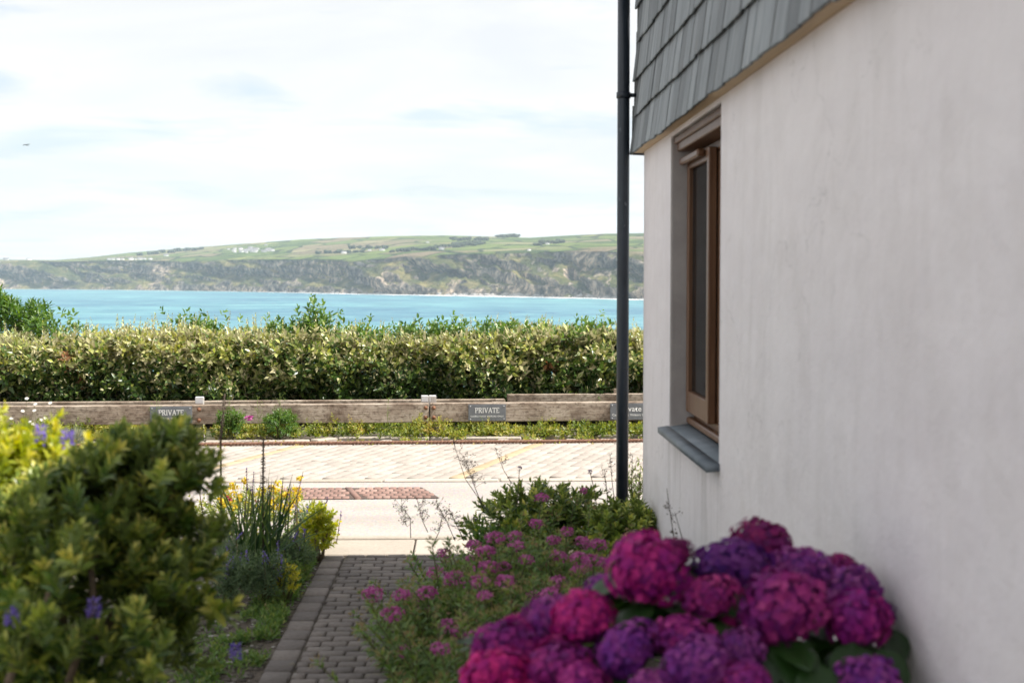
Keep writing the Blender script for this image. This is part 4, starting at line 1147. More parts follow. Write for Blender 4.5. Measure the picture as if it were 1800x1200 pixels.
def bush(name, label, cat, base, rx, ry, h, n, mat, ll, lw, r0, rs, group=None, nl=8, shl=.08, stems=10, stem_mat='bark', up=.5, tv=LEAF_V, tt=LEAF_T, lumps=5, zmin=.08, nparts=0, cone=0.0, surf=.45):
    """rounded shrub: stems from the base, shoots carrying leaves through a lumpy crown"""
    r = empty(name, base, label, cat, group); mb = MB(); st = MB(); base = np.asarray(base, float)
    lump = [(nrm(RNG.normal(0, 1, 3)*np.array([1, 1, .7]) + np.array([0, 0, .4])), .25+.2*RNG.random()) for _ in range(lumps)]
    anchors = []
    for k in range(n):
        d = nrm(RNG.normal(0, 1, 3)*np.array([1, 1, .9]) + np.array([0, 0, .35])); 
        if d[2] < -.55: d[2] = -d[2]
        q = 1 - surf*RNG.random()**1.6*1.2
        for ld_, la in lump: q += la*max(0, float(d @ ld_)-.72)*1.1
        c = base + np.array([0, 0, h*.52]) + d*q*np.array([rx, ry, h*.5])
        if c[2] < base[2] + zmin: c[2] = base[2] + zmin + .05*RNG.random()
        ax = nrm(d*np.array([1, 1, .8]) + np.array([0, 0, up]) + RNG.normal(0, .28, 3)); anchors.append((c, ax, q))
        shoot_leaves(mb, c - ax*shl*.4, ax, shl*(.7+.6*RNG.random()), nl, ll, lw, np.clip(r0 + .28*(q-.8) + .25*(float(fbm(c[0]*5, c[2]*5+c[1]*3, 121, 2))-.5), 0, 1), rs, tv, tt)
    for k in range(stems):
        c, ax, q = anchors[RNG.integers(len(anchors))]; a = base + np.array([RNG.normal(0, rx*.12), RNG.normal(0, ry*.12), -.03])
        m1 = a*.65 + c*.35 + np.array([0, 0, h*.08]) + RNG.normal(0, rx*.08, 3); m2 = a*.3 + c*.7 + RNG.normal(0, rx*.07, 3)
        v, t = tube([a, m1, m2, c], [.017*h+.004, .014*h+.003, .009*h+.002, .003], 6); st.add(v, t)
    mb.obj('foliage', M[mat], r); st.obj('stems', M[stem_mat], r, True)
    return r, anchors

def blobs(parent, name, pts, size, mat, n=26, flat=.6, petal_len=.35):
    """small domed flower clusters, one part each"""
    for (p, s) in pts:
        mb = MB(); d = nrm(RNG.normal(0, 1, (n, 3)) + np.array([0, 0, .55])); pos = np.asarray(p) + d*np.array([1, 1, flat])*s*(.75+.35*RNG.random((n, 1)))
        for rep in range(2):
            ax = nrm(np.cross(d, RNG.normal(0, 1, (n, 3))) + d*.35); leaves(mb, pos - ax*s*petal_len*.5, ax, d, s*petal_len*1.3, s*petal_len*.8, RNG.random(n))
        mb.obj(name, M[mat], parent)

def spikes(parent, name, lst, mat, stem='stem'):
    """upright flower or seed spikes: (base, tip, start, size, n)"""
    for (a, b_, f0, sz, n) in lst:
        a, b_ = np.asarray(a, float), np.asarray(b_, float); mb = MB(); st = MB()
        bend = RNG.normal(0, .012, 3)
        v, t = tube([a, (a+b_)/2+bend, b_], [.0035, .003, .0015], 5); st.add(v, t)
        f = f0 + (1-f0)*RNG.random(n); pos = a + (b_-a)*f[:, None] + bend*(4*f*(1-f))[:, None]
        d = nrm(RNG.normal(0, 1, (n, 3)) + np.array([0, 0, .4])); leaves(mb, pos, d, RNG.normal(0, 1, (n, 3)), sz*(1.2-.6*f), sz*.6, RNG.random(n))
        o = mb.obj(name, M[mat], parent); st.obj('stalk', M[stem], o)

# big dark hebe in the left foreground, its far top corner in the sun ----
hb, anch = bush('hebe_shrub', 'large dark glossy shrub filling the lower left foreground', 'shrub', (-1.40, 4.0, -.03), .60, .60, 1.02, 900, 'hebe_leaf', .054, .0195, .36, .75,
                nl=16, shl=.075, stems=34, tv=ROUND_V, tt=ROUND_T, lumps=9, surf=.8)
# the crown's raised arm on the right and the shoots that stand above the rest
mb = MB()
for (px, py, d, spx, spy, n) in ((296, 800, 4.0, 20, 20, 50), (318, 858, 4.05, 26, 16, 45), (362, 838, 4.1, 10, 8, 9), (372, 958, 4.1, 12, 10, 12), (378, 1075, 4.1, 12, 12, 12), (205, 800, 3.95, 10, 10, 12), (230, 838, 3.9, 40, 26, 80), (165, 850, 3.9, 45, 26, 80), (100, 900, 3.8, 55, 40, 90), (30, 930, 3.6, 45, 40, 60),
                             (300, 940, 4.0, 34, 30, 50), (335, 1010, 4.0, 26, 26, 50), (305, 1110, 4.0, 34, 40, 55), (90, 1000, 3.5, 60, 50, 60), (60, 1130, 3.4, 60, 45, 50), (250, 1150, 3.6, 50, 40, 45), (255, 885, 4.0, 26, 22, 70), (285, 905, 4.0, 20, 18, 40), (200, 960, 3.8, 60, 50, 110), (250, 1040, 3.85, 50, 50, 80)):
    for k in range(n):
        p = P(px+RNG.normal(0, spx*.6), py+RNG.normal(0, spy*.6), d+RNG.normal(0, .10)); ax = nrm(np.array([RNG.normal(0, .5), RNG.normal(-.2, .45), .9]))
        (shoot_leaves(mb, p, ax, .08, 16, .054, .0195, .15+.55*RNG.random(), .5, ROUND_V, ROUND_T, tip_young=.4) if RNG.random() < .62 else None)
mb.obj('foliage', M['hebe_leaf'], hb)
mb = MB()
for pts in (((120, 1200, 3.6), (165, 1060, 3.65), (160, 1000, 3.7), (185, 930, 3.75), (200, 905, 3.8)), ((160, 1000, 3.7), (130, 960, 3.7), (110, 935, 3.7)),
            ((15, 1200, 3.3), (35, 1140, 3.35), (70, 1100, 3.4), (85, 1040, 3.4)), ((260, 1050, 3.9), (290, 960, 3.95), (300, 880, 4.0), (310, 790, 4.0)), ((300, 880, 4.0), (340, 840, 4.02))):
    v, t = tube([P(*q_) for q_ in pts], np.linspace(.011, .006, len(pts)), 7); mb.add(v, t)
mb.obj('stems', M['bark'], hb, True)
gs_ = empty('sunlit_hebe_top', P(30, 1200, 4.05)*np.array([1, 1, 0]), 'sunlit top of the dark shrub at the left edge, sunlight painted into its leaves', 'shrub')  # top of the hebe; its sunlight is put into the golden leaf colour
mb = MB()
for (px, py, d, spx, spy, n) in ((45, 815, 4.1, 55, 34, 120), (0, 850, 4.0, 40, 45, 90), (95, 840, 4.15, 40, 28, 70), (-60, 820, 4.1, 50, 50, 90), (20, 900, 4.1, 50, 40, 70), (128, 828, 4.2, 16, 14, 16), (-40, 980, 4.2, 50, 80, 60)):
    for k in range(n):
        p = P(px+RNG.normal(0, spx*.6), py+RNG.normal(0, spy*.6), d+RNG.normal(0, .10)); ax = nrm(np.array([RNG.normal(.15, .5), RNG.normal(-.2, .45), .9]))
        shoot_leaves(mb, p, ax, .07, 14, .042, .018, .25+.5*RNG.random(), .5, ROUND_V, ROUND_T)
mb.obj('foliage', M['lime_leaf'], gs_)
mb = MB()
for k in range(16):
    a = P(30, 1200, 4.1); a[2] = -.03; a[0] += RNG.normal(0, .05); b_ = P(-60+190*RNG.random(), 840+60*RNG.random(), 4.1); v, t = tube([a, (a+b_)/2+RNG.normal(0, .05, 3), b_], [.013, .009, .004], 6); mb.add(v, t)
mb.obj('stems', M['bark'], gs_, True)
fl = [((118, 772), 3.8), ((72, 763), 3.8), ((256, 846), 3.85), ((165, 1070), 3.4), ((22, 1090), 3.3), ((358, 938), 4.1), ((368, 960), 4.1), ((414, 1145), 4.3), ((384, 1073), 4.2)]
for (q_, d) in fl:
    c0 = P(q_[0], q_[1], d); mb = MB(); n = 60; f = RNG.random(n); dd = nrm(RNG.normal(0, 1, (n, 3))*np.array([1, 1, .5]) + np.array([0, 0, .4]))
    leaves(mb, c0 + np.array([0, 0, -.018])[None] + np.array([0, 0, .036])[None]*f[:, None] + dd*.008, dd, RNG.normal(0, 1, (n, 3)), .015, .007, RNG.random(n)); mb.obj('flower_spike', M['violet_petal'], hb)

# kniphofia-like clump of strap leaves with two tall seed spikes -------
kc = G(452, 1010); kn = empty('strap_leaf_clump', kc, 'clump of upright strap leaves with two tall dark seed spikes', 'plant')
mb = MB()
for k in range(85):
    a = kc + np.array([RNG.normal(0, .07), RNG.normal(0, .07), -.02]); ang = RNG.random()*6.28; lean = abs(RNG.normal(0, .27)); L = .40 + .22*RNG.random()
    dirv = np.array([math.cos(ang)*lean + .10, math.sin(ang)*lean, 1.0]); seg = 6; pts = []
    p = a.copy(); dv = nrm(dirv)
    for j in range(seg+1):
        pts.append(p.copy()); p = p + dv*L/seg; dv = nrm(dv + np.array([math.cos(ang), math.sin(ang), -.35])*.07*lean*3)
    pts = np.array(pts); side = nrm(np.cross(nrm(dirv), np.array([math.cos(ang+1.2), math.sin(ang+1.2), 0])))
    wd = .0062*np.array([1, 1, 1, .95, .8, .55, .08])
    v = np.concatenate([pts + side*wd[:, None], pts - side*wd[:, None]]); t = []
    for j in range(seg): t += [[j, j+1, seg+1+j+1], [j, seg+1+j+1, seg+1+j]]
    mb.add(v, t, RNG.random())
mb.obj('leaves', M['blade_leaf'], kn)
def dspike(x0, y0, x1, y1, x2, y2, d, rtop):
    a, m_, b_ = P(x0, y0, d), P(x1, y1, d), P(x2, y2, d); mb = MB()
    v, t = tube([a, m_, b_], [.0048, .0052, .004], 7); mb.add(v, t, .3)
    n = 150; f = RNG.random(n); pos = m_ + (b_-m_)*f[:, None]; dd = nrm(RNG.normal(0, 1, (n, 3))); pos = pos + dd*rtop*.35
    leaves(mb, pos, nrm(dd + np.array([0, 0, -.4])), RNG.normal(0, 1, (n, 3)), rtop*1.4*(1.1-.7*f), .006, .35*RNG.random(n))
    mb.obj('seed_spike', M['seed'], kn)
dspike(389, 1000, 388, 775, 395, 692, 7.6, .013); dspike(463, 1000, 462, 862, 463, 772, 7.6, .012)

# sunlit yellow flowers behind, lavender and catmint, small golden bush
def spot(px, py, z=0.0): return G(px, py, z)
yb0 = P(440, 950, 8.75); yb0[2] = -.03
yf, an = bush('yellow_flower_plant', 'sunlit plant with bright yellow flowers beside the path end', 'plant', yb0, .44, .28, .30, 380, 'weed_leaf', .035, .014, .45, .5, nl=7, shl=.07, stems=14, stem_mat='stem', surf=.6)
for k in range(150):
    px = 385 + 150*RNG.random(); py = 872 + RNG.normal(0, 15) + .12*abs(px-440); 
    mb_ = None
ypts = [(P(385+150*RNG.random(), 874+RNG.normal(0, 14), 8.5+.4*RNG.random()), .014+.012*RNG.random()) for k in range(60)]
blobs(yf, 'flower', ypts, .02, 'yellow_petal', n=9, flat=.8, petal_len=.9)
blobs(yf, 'flower', [(P(x, y, 8.4), .013) for x, y in ((398, 873), (405, 878), (392, 868), (365, 858), (452, 880))], .02, 'red_petal', n=8, petal_len=.9)

gb0 = G(568, 976); gb0[0] -= .02
bush('golden_bush', 'small golden-green leafy bush at the corner of path and lane', 'shrub', gb0+np.array([0, 0, -.03]), .085, .10, .31, 150, 'lime_leaf', .034, .018, .45, .7, nl=8, shl=.05, stems=8, tv=ROUND_V, tt=ROUND_T, lumps=3)
gs0 = G(500, 1050); 
gsb, _ = bush('pale_yellow_sprig', 'low plant with pale yellow-green bracts beside the shaded path', 'plant', gs0+np.array([0, 0, -.03]), .07, .07, .19, 60, 'lime_leaf', .024, .012, .8, .4, nl=8, shl=.04, stems=5, stem_mat='stem')

def lavender(base, w, h, n, ns, label, mat='violet_petal', tall=.1, group='lavender clumps in the left bed'):
    r, an = bush('lavender', label, 'lavender', base, w, w, h, n, 'grey_leaf', .034, .008, .4, .6, group, nl=9, shl=.07, stems=8, stem_mat='stem', up=1.1, surf=.7)
    lst = []
    for k in range(ns):
        c, ax, q = an[RNG.integers(len(an))]; a = c; b_ = c + nrm(np.array([RNG.normal(0, .25), RNG.normal(0, .25), 1]))*(tall*(.7+.7*RNG.random())); lst.append((a, b_, .45, .013, 22))
    spikes(r, 'flower_spike', lst, mat); return r
for (px, py, w, h, n, ns, lab) in (
        (405, 1065, .12, .26, 200, 9, 'blue-flowered catmint clump nearest the dark shrub in the left bed'),
        (468, 1055, .11, .24, 170, 12, 'blue-flowered catmint clump in front of the strap leaves'),
        (520, 1010, .10, .22, 130, 6, 'small catmint clump between strap leaves and path edge'),
        (545, 965, .10, .26, 130, 6, 'catmint clump just behind the small golden bush'),
        (400, 1035, .12, .28, 150, 6, 'blue-flowered catmint clump left of the strap leaves')):
    g0 = G(px, py); lavender(g0+np.array([0, 0, -.03]), w, h, n, ns, lab)
lv = empty('purple_salvia', G(545, 985), 'thin dark purple flower spikes standing against the bright lane', 'plant')
lst = []
for (x0, y0, x1, y1, n) in ((560, 930, 576, 873, 46), (548, 930, 566, 880, 46), (540, 925, 556, 890, 40), (535, 920, 548, 880, 34), (590, 935, 600, 898, 14), (520, 880, 533, 828, 16), (505, 890, 512, 850, 16), (432, 870, 434, 820, 22), (445, 870, 446, 830, 18), (475, 870, 477, 848, 16), (570, 935, 583, 905, 18), (360, 850, 357, 835, 10)):
    d = 8.3 + .3*RNG.random(); lst.append((P(x0-4, y0+50, d), P(x1, y1, d), .55, .017, n))
spikes(lv, 'flower_spike', lst[:4], 'dark_violet', 'brown_stem'); spikes(lv, 'flower_spike', lst[4:], 'dark_violet', 'brown_stem')

# low weeds and pebbles on the left bed -------------------------------
mb = MB()
for k in range(2200):
    y = 5.0 + 3.6*RNG.random(); x = PATH_L - .02 - abs(RNG.normal(0, .16)) - .02
    den = float(fbm(x*7, y*5, 131, 3))
    if den < .46: continue
    shoot_leaves(mb, np.array([x, y, -.03]), nrm(np.array([RNG.normal(.1, .5), RNG.normal(0, .5), .8])), .05, 6, .036, .013, .1+.5*RNG.random(), .4)
for k in range(260):
    y = 7.2 + 1.4*RNG.random(); x = PATH_L - .03 - .35*RNG.random(); shoot_leaves(mb, np.array([x, y, -.03+.1*RNG.random()]), nrm(np.array([RNG.normal(0, .5), RNG.normal(0, .5), .8])), .07, 7, .036, .014, .1+.6*RNG.random(), .4)
tag(mb.obj('bed_weeds', M['valerian_leaf']), 'low green seedlings along the left edge of the path', 'weeds', kind='stuff')
pb = MB()
for k in range(1500):
    y = 4.6 + 3.4*RNG.random(); x = PATH_L - .02 - .55*RNG.random(); w = .005 + .016*RNG.random()**3
    pb.add(ICO1[0]*np.array([w*1.4, w, w*.6])*(1+.4*(RNG.random((len(ICO1[0]), 1))-.5)) + np.array([x, y, -.028]), ICO1[1], RNG.random())
for k in range(700):
    y = 4.0 + 4.4*RNG.random(); x = PATH_R + .02 + .5*RNG.random(); w = .005 + .014*RNG.random()**3
    pb.add(ICO1[0]*np.array([w*1.4, w, w*.6]) + np.array([x, y, -.028]), ICO1[1], RNG.random())
m = leafmat('bed_pebble', [(0, (.06, .05, .042)), (.7, (.16, .14, .12)), (1, (.42, .40, .37))], rough=.9, trans=0.0)
tag(pb.obj('pebbles', m), 'grey pebbles and chippings scattered on the bed soil', 'pebbles', kind='stuff')

# valerian on the right of the path -----------------------------------
VZ = [(600,540),(505,575),(560,605),(490,640),(570,675),(535,690),(365,610),(330,700),(415,715),(400,735),(530,745),(465,755),(555,810),(650,740),(700,575),(690,530),(745,640),(785,475),(815,355),(930,510),(1000,555),(1015,570),(1075,570),(885,625),(870,550),(990,635),(1005,685),(985,690),(1090,655),(1050,645),(890,745),(640,670),
      (175,805),(290,795),(270,850),(290,830),(130,890),(385,945),(440,970),(500,1000),(205,1060),(350,1050),(40,800),(785,815),(855,800)]
plants = [('pink-flowered valerian leaning over the path edge', []), ('pink-flowered valerian in the middle of the right bed', []), ('pink-flowered valerian close to the hydrangea', []), ('pink-flowered valerian furthest back, before the dark bush', [])]
for (zx, zy) in VZ:
    px, py = 640+zx/2.609, 740+zy/2.609; z = .40 + RNG.normal(0, .05) + (.06 if zx > 500 else -.06)
    d = (EYE - z)*FPX/(py-487); d = min(d, 7.7); p = P(px, py, d)
    k = 0 if zx < 460 and zy > 760 else (3 if zy < 600 else (2 if zx > 760 or zy > 930 else 1)); plants[k][1].append(p)
for lab, pts in plants:
    c0 = np.mean(pts, axis=0); r = empty('valerian', (c0[0], c0[1], -.03), lab, 'valerian', 'pink valerian in the right-hand bed')
    st = MB(); lf = MB(); ext = [np.array(p) + RNG.normal(0, 1, 3)*np.array([.11, .16, .03]) - np.array([0, 0, .06]) for p in pts for _ in range(9)]
    for i, p in enumerate(list(pts) + ext):
        b0 = np.array([p[0]*.75 + c0[0]*.25 + RNG.normal(0, .05), p[1] + RNG.normal(0, .08) + .03, -.03]); b0[0] = max(b0[0], PATH_R - .10)
        m_ = (b0 + p)/2 + np.array([RNG.normal(0, .03), RNG.normal(0, .03), .03]); v, t = tube([b0, m_, p], [.0045, .0035, .0022], 5); st.add(v, t)
        for f in np.linspace(.12, .95, 8):
            q_ = b0*(1-f)**2 + 2*m_*f*(1-f) + p*f*f; shoot_leaves(lf, q_, nrm(p-b0), .03, 6, .074*(1.15-.6*f), .021*(1.15-.5*f), .15+.55*RNG.random(), .4, spread=1.2)
        if i >= len(pts) and RNG.random() < .6:      # faded heads gone to seed
            n = 14; dd = nrm(RNG.normal(0, 1, (n, 3)) + np.array([0, 0, .7])); leaves(lf, p + dd*.014, dd, RNG.normal(0, 1, (n, 3)), .022, .006, .88+.12*RNG.random(n))
    st.obj('stems', M['stem'], r); lf.obj('foliage', M['valerian_leaf'], r)
    blobs(r, 'flower_cluster', [(p + np.array([0, 0, .004]), .030 + .012*RNG.random()) for p in pts], .035, 'pink_petal', n=70, flat=.62, petal_len=.32)

# dark evergreen bushes at the house corner
b1 = P(955, 900, 7.65); b1[2] = -.03
bush('evergreen_bush', 'dark evergreen bush in the right bed before the lane', 'shrub', b1, .37, .25, .46, 420, 'hebe_leaf', .056, .021, .36, .7, 'dark evergreen bushes by the house corner', nl=12, shl=.09, stems=16, tv=ROUND_V, tt=ROUND_T, lumps=11, surf=.7)
b2 = P(1092, 930, 7.35); b2[2] = -.03
bush('evergreen_bush', 'lower dark evergreen bush round the foot of the downpipe', 'shrub', b2, .20, .20, .44, 300, 'hebe_leaf', .052, .021, .50, .5, 'dark evergreen bushes by the house corner', nl=12, shl=.065, stems=10, tv=ROUND_V, tt=ROUND_T, lumps=4)
b3 = P(1118, 900, 8.3); b3[2] = -.03
bush('willowy_weed', 'thin leafy weed between downpipe and house corner', 'plant', b3, .10, .08, .55, 70, 'weed_leaf', .05, .012, .2, .4, nl=6, shl=.09, stems=9, stem_mat='stem', surf=.9, up=1.0)
b4 = P(870, 930, 7.2); b4[2] = -.03
bush('leafy_weed', 'bright leafy weed at the path corner before the dark bush', 'plant', b4, .14, .12, .34, 150, 'green_leaf', .05, .016, .25, .5, nl=7, shl=.08, stems=10, stem_mat='stem', surf=.7, up=.8)
# dry seed stalks and round scabious-like heads against the lane
def seedstalk(name, label, paths, mat='seed', grp=None):
    r = empty(name, P(paths[0][0][0], paths[0][0][1], paths[0][2])*np.array([1, 1, 0]), label, 'plant', grp)
    for (a, b_, d, nb, sz) in paths:
        A, B = P(a[0], a[1], d), P(b_[0], b_[1], d); mb = MB(); m_ = (A+B)/2 + RNG.normal(0, .012, 3); v, t = tube([A, m_, B], [.0026, .002, .0012], 4); mb.add(v, t, .3)
        for k in range(nb):
            f = .35 + .65*RNG.random(); q_ = A*(1-f) + B*f; e = q_ + nrm(np.array([RNG.normal(0, .7), RNG.normal(0, .5), .8]))*sz*(.4+.8*RNG.random()); v, t = tube([q_, (q_+e)/2+RNG.normal(0, .003, 3), e], [.0012, .001, .0008], 3); mb.add(v, t, .3)
            n = 5; leaves(mb, e + RNG.normal(0, .005, (n, 3)), RNG.normal(0, 1, (n, 3)), RNG.normal(0, 1, (n, 3)), .012, .005, .5*RNG.random(n))
        mb.obj('seed_stalk', M[mat], r)
    return r
seedstalk('dry_seed_stalks', 'wispy dry seed stalks leaning left over the bright lane', [((862, 905), (797, 778), 7.4, 26, .05), ((850, 895), (815, 800), 7.4, 14, .05), ((900, 850), (872, 792), 7.5, 10, .04)])
seedstalk('dry_seed_stalks', 'fluffy dry seed heads at the sunlit end of the path', [((722, 945), (704, 888), 7.6, 26, .05), ((752, 935), (735, 885), 7.6, 22, .05), ((800, 950), (770, 888), 7.5, 24, .05), ((815, 950), (790, 895), 7.5, 20, .045), ((760, 960), (778, 905), 7.5, 10, .04)])
seedstalk('dry_seed_stalks', 'thin dry stalks beside the downpipe foot', [((1070, 905), (1062, 825), 7.7, 12, .04), ((1115, 900), (1112, 800), 8.2, 14, .05), ((1122, 900), (1126, 830), 8.2, 14, .05), ((1080, 880), (1072, 798), 7.9, 8, .03)])
seedstalk('grass_stalks', 'faint grass stalks against the house wall', [((1195, 1010), (1172, 858), 5.9, 10, .03), ((1200, 1010), (1186, 900), 5.9, 8, .03)])
sb = empty('round_headed_flower', P(915, 900, 7.5)*np.array([1, 1, 0]), 'slender stems with dark round flower heads above the bush', 'plant')
for (px, py, px0, py0) in ((913, 823, 905, 900), (1037, 829, 1050, 900), (834, 912, 850, 960), (1026, 862, 1035, 950)):
    st = MB(); v, t = tube([P(px0, py0, 7.5), P((px+px0)/2+2, (py+py0)/2, 7.5), P(px, py, 7.5)], [.003, .0025, .002], 5); st.add(v, t); st.obj('stem', M['stem'], sb)
    blobs(sb, 'flower_head', [(P(px, py, 7.5), .013 if py != 862 else .02)], .013, 'dark_violet' if py != 862 else 'pink_petal', n=30, flat=.9, petal_len=.55)

# things growing along the fence: green clump with a pink flower, tuft, daisies
fb = fence_pt(fence_s(492), .10, -.03)
bush('verge_bush', 'rounded bright green weed clump against the rail fence', 'plant', fb, .17, .15, .30, 330, 'green_leaf', .032, .012, .45, .5, nl=7, shl=.05, stems=9, stem_mat='stem')
fb2 = fence_pt(fence_s(405), .12, -.03); r2_, _ = bush('verge_mallow', 'leafy stems with one pink flower in front of the rail', 'plant', fb2, .16, .10, .30, 160, 'green_leaf', .04, .016, .55, .5, nl=7, shl=.06, stems=9, stem_mat='stem', surf=.8)
blobs(r2_, 'flower', [(P(437, 735, 13.75), .035)], .03, 'pink_petal', n=16, flat=.7, petal_len=.8)
seedstalk('yellow_weed_stalks', 'tall thin yellow-flowered weeds in front of the rail', [((490, 765), (492, 690), 13.8, 16, .08), ((460, 765), (452, 705), 13.8, 14, .08), ((400, 760), (398, 665), 13.8, 8, .03), ((404, 760), (406, 668), 13.8, 6, .03), ((272, 760), (275, 700), 13.6, 14, .08), ((684, 760), (683, 700), 13.9, 10, .02), ((855, 770), (848, 735), 13.9, 10, .03)], 'weed_leaf')
ft = G(130, 779); tf = empty('grass_tuft', ft, 'pale blue-grey grass tuft by the left end of the fence', 'grass tuft'); mb = MB()
for k in range(420):
    d = nrm(np.array([RNG.normal(0, .55), RNG.normal(0, .5), .75])); leaves(mb, (ft + np.array([RNG.normal(0, .02), RNG.normal(0, .02), -.02]))[None], d[None], nrm(np.cross(d, RNG.normal(0, 1, 3)))[None], .19*(.75+.4*RNG.random()), .0055, np.array([RNG.random()]), BLADE_V, BLADE_T)
mb.obj('blades', M['tuft_leaf'], tf)
da0 = G(50, 782); dz, _ = bush('daisy_plant', 'white daisies in front of the left end of the rail', 'plant', da0+np.array([0, 0, -.03]), .30, .14, .26, 200, 'weed_leaf', .04, .012, .3, .5, nl=6, shl=.06, stems=10, stem_mat='stem', surf=.9)
for (px, py) in ((47, 700), (62, 710), (88, 708), (40, 722), (60, 721), (52, 741), (58, 745), (73, 738), (80, 735), (85, 744), (20, 735)):
    mb = MB(); c0 = P(px, py, 13.55); n = 9; a = np.arange(n)*2*math.pi/n; tl = nrm(np.array([RNG.normal(0, .5), -.6, .8])); u = nrm(np.cross(tl, [1, .2, .1])); w = np.cross(tl, u)
    leaves(mb, np.repeat(c0[None], n, 0), np.cos(a)[:, None]*u + np.sin(a)[:, None]*w, np.repeat(tl[None], n, 0), .024, .011, RNG.random(n)); fo = mb.obj('flower', M['white_petal'], dz)
    st = MB(); e = np.array([c0[0]+RNG.normal(0, .04), c0[1]+.02, -.02]); v, t = tube([c0, (c0+e)/2+RNG.normal(0, .01, 3), e], .0018, 4); st.add(v, t); st.obj('stalk', M['stem'], fo)

# ------------------------------------------------------------------ hydrangea
hy0 = P(1280, 1200, 3.2); hyd = empty('hydrangea', (hy0[0], hy0[1], -.03), 'hydrangea with magenta and purple mopheads against the house wall', 'hydrangea')
PET_V = np.array([[0,0,0],[.35,.38,.05],[.8,.42,.10],[1.0,0,.06],[.8,-.42,.10],[.35,-.38,.05]], float)
PET_T = np.array([[0,5,1],[1,5,4],[1,4,2],[2,4,3]])
def mophead(seed):
    r = np.random.default_rng(seed); mb = MB(); n = 260; i = np.arange(n)
    zc = 1 - 1.66*(i+.5)/n; ph = i*2.39996; d = np.stack([np.sqrt(np.clip(1-zc*zc, 0, 1))*np.cos(ph), np.sqrt(np.clip(1-zc*zc, 0, 1))*np.sin(ph), zc], -1) + r.normal(0, .05, (n, 3)); d = nrm(d)
    lum = 1 + .14*np.sin(3*np.arctan2(d[:, 1], d[:, 0])+r.random()*6)*np.sqrt(1-d[:, 2]**2) + r.normal(0, .05, n)
    nn = nrm(d + r.normal(0, .28, (n, 3))); u = nrm(np.cross(nn, r.normal(0, 1, (n, 3)))); w = np.cross(nn, u); col = np.clip(.52+.16*np.sin(2.3*d[:, 0]+r.random()*6)+r.normal(0, .2, n), 0, 1)
    pos = d*(lum*np.array([.93])[0])[:, None]*np.array([1, 1, .86])
    for k in range(4):
        a = k*math.pi/2; ax = math.cos(a)*u + math.sin(a)*w; leaves(mb, pos, ax, nn, .135, .14, np.clip(col + r.normal(0, .08, n), 0, 1), PET_V, PET_T)
    v = ICO2[0]*np.array([.84, .84, .72]); keep = ICO2[1]; mb.add(v, keep, .12)
    return mb.mesh('flower_head', M['floret'])
MOP = [mophead(s) for s in (201, 202, 203, 204)]
CRI, MAG, PUR, VIO, MAR = (.43, .014, .175), (.36, .022, .20), (.27, .036, .24), (.155, .025, .20), (.25, .013, .12)
heads = [(1135, 1005, 72, 3.12, CRI), (1187, 972, 30, 3.3, MAR), (1130, 968, 45, 3.22, CRI), (1287, 998, 66, 3.28, VIO), (1342, 962, 56, 3.42, MAR), (1246, 1052, 50, 3.10, MAG), (1372, 1070, 76, 3.05, MAG), (1415, 1006, 58, 3.30, PUR), (1477, 1004, 36, 3.36, MAR),
         (1501, 1040, 50, 3.22, PUR), (1505, 1090, 60, 3.06, MAG), (1545, 1076, 32, 3.16, VIO), (1025, 1088, 58, 3.05, CRI), (962, 1090, 46, 3.16, PUR), (896, 1142, 62, 3.08, MAG), (904, 1104, 32, 3.2, CRI), (873, 1196, 68, 2.98, CRI), (1100, 1143, 54, 2.98, PUR),
         (985, 1178, 62, 2.98, MAG), (1201, 1120, 52, 3.02, MAG), (1223, 1166, 58, 2.88, PUR), (1301, 1146, 46, 2.98, PUR), (1308, 1196, 46, 2.85, MAG), (1020, 1206, 50, 2.9, MAG), (1146, 1212, 44, 2.85, PUR), (1529, 1206, 60, 2.92, PUR), (1281, 1098, 20, 3.1, CRI), (1058, 1034, 30, 3.25, PUR),
         (930, 1250, 60, 2.85, CRI), (1060, 1270, 62, 2.8, PUR), (1240, 1275, 60, 2.75, MAG), (1400, 1280, 60, 2.8, MAG), (1580, 1290, 56, 2.75, PUR)]
st = MB()
root = np.array([hy0[0]+.05, hy0[1]+.25, -.03])
for i, (px, py, r, d, colr) in enumerate(heads):
    c0 = P(px, py, d); R = r*d/FPX; tiltx = random.gauss(.25, .25); tilty = random.gauss(0, .25)
    o = link('flower_head', MOP[i % 4], hyd, c0, (tiltx, tilty, random.random()*6), (R*1.05*random.uniform(.9, 1.1), R*1.05*random.uniform(.9, 1.1), R*random.uniform(.88, 1.08)))
    j = [1+random.uniform(-.12, .12) for _ in range(3)]; o.color = (colr[0]*j[0], colr[1]*j[1], colr[2]*j[2], 1)
    a = root + RNG.normal(0, .10, 3)*np.array([1, 1, 0]); a[0] = min(a[0], WX-.08); v, t = tube([a, (a+c0)/2 + np.array([0, 0, .12]) + RNG.normal(0, .03, 3), c0 - np.array([0, 0, R*.3])], [.008, .006, .004], 6); st.add(v, t)
st.obj('stems', M['stem'], hyd, True)
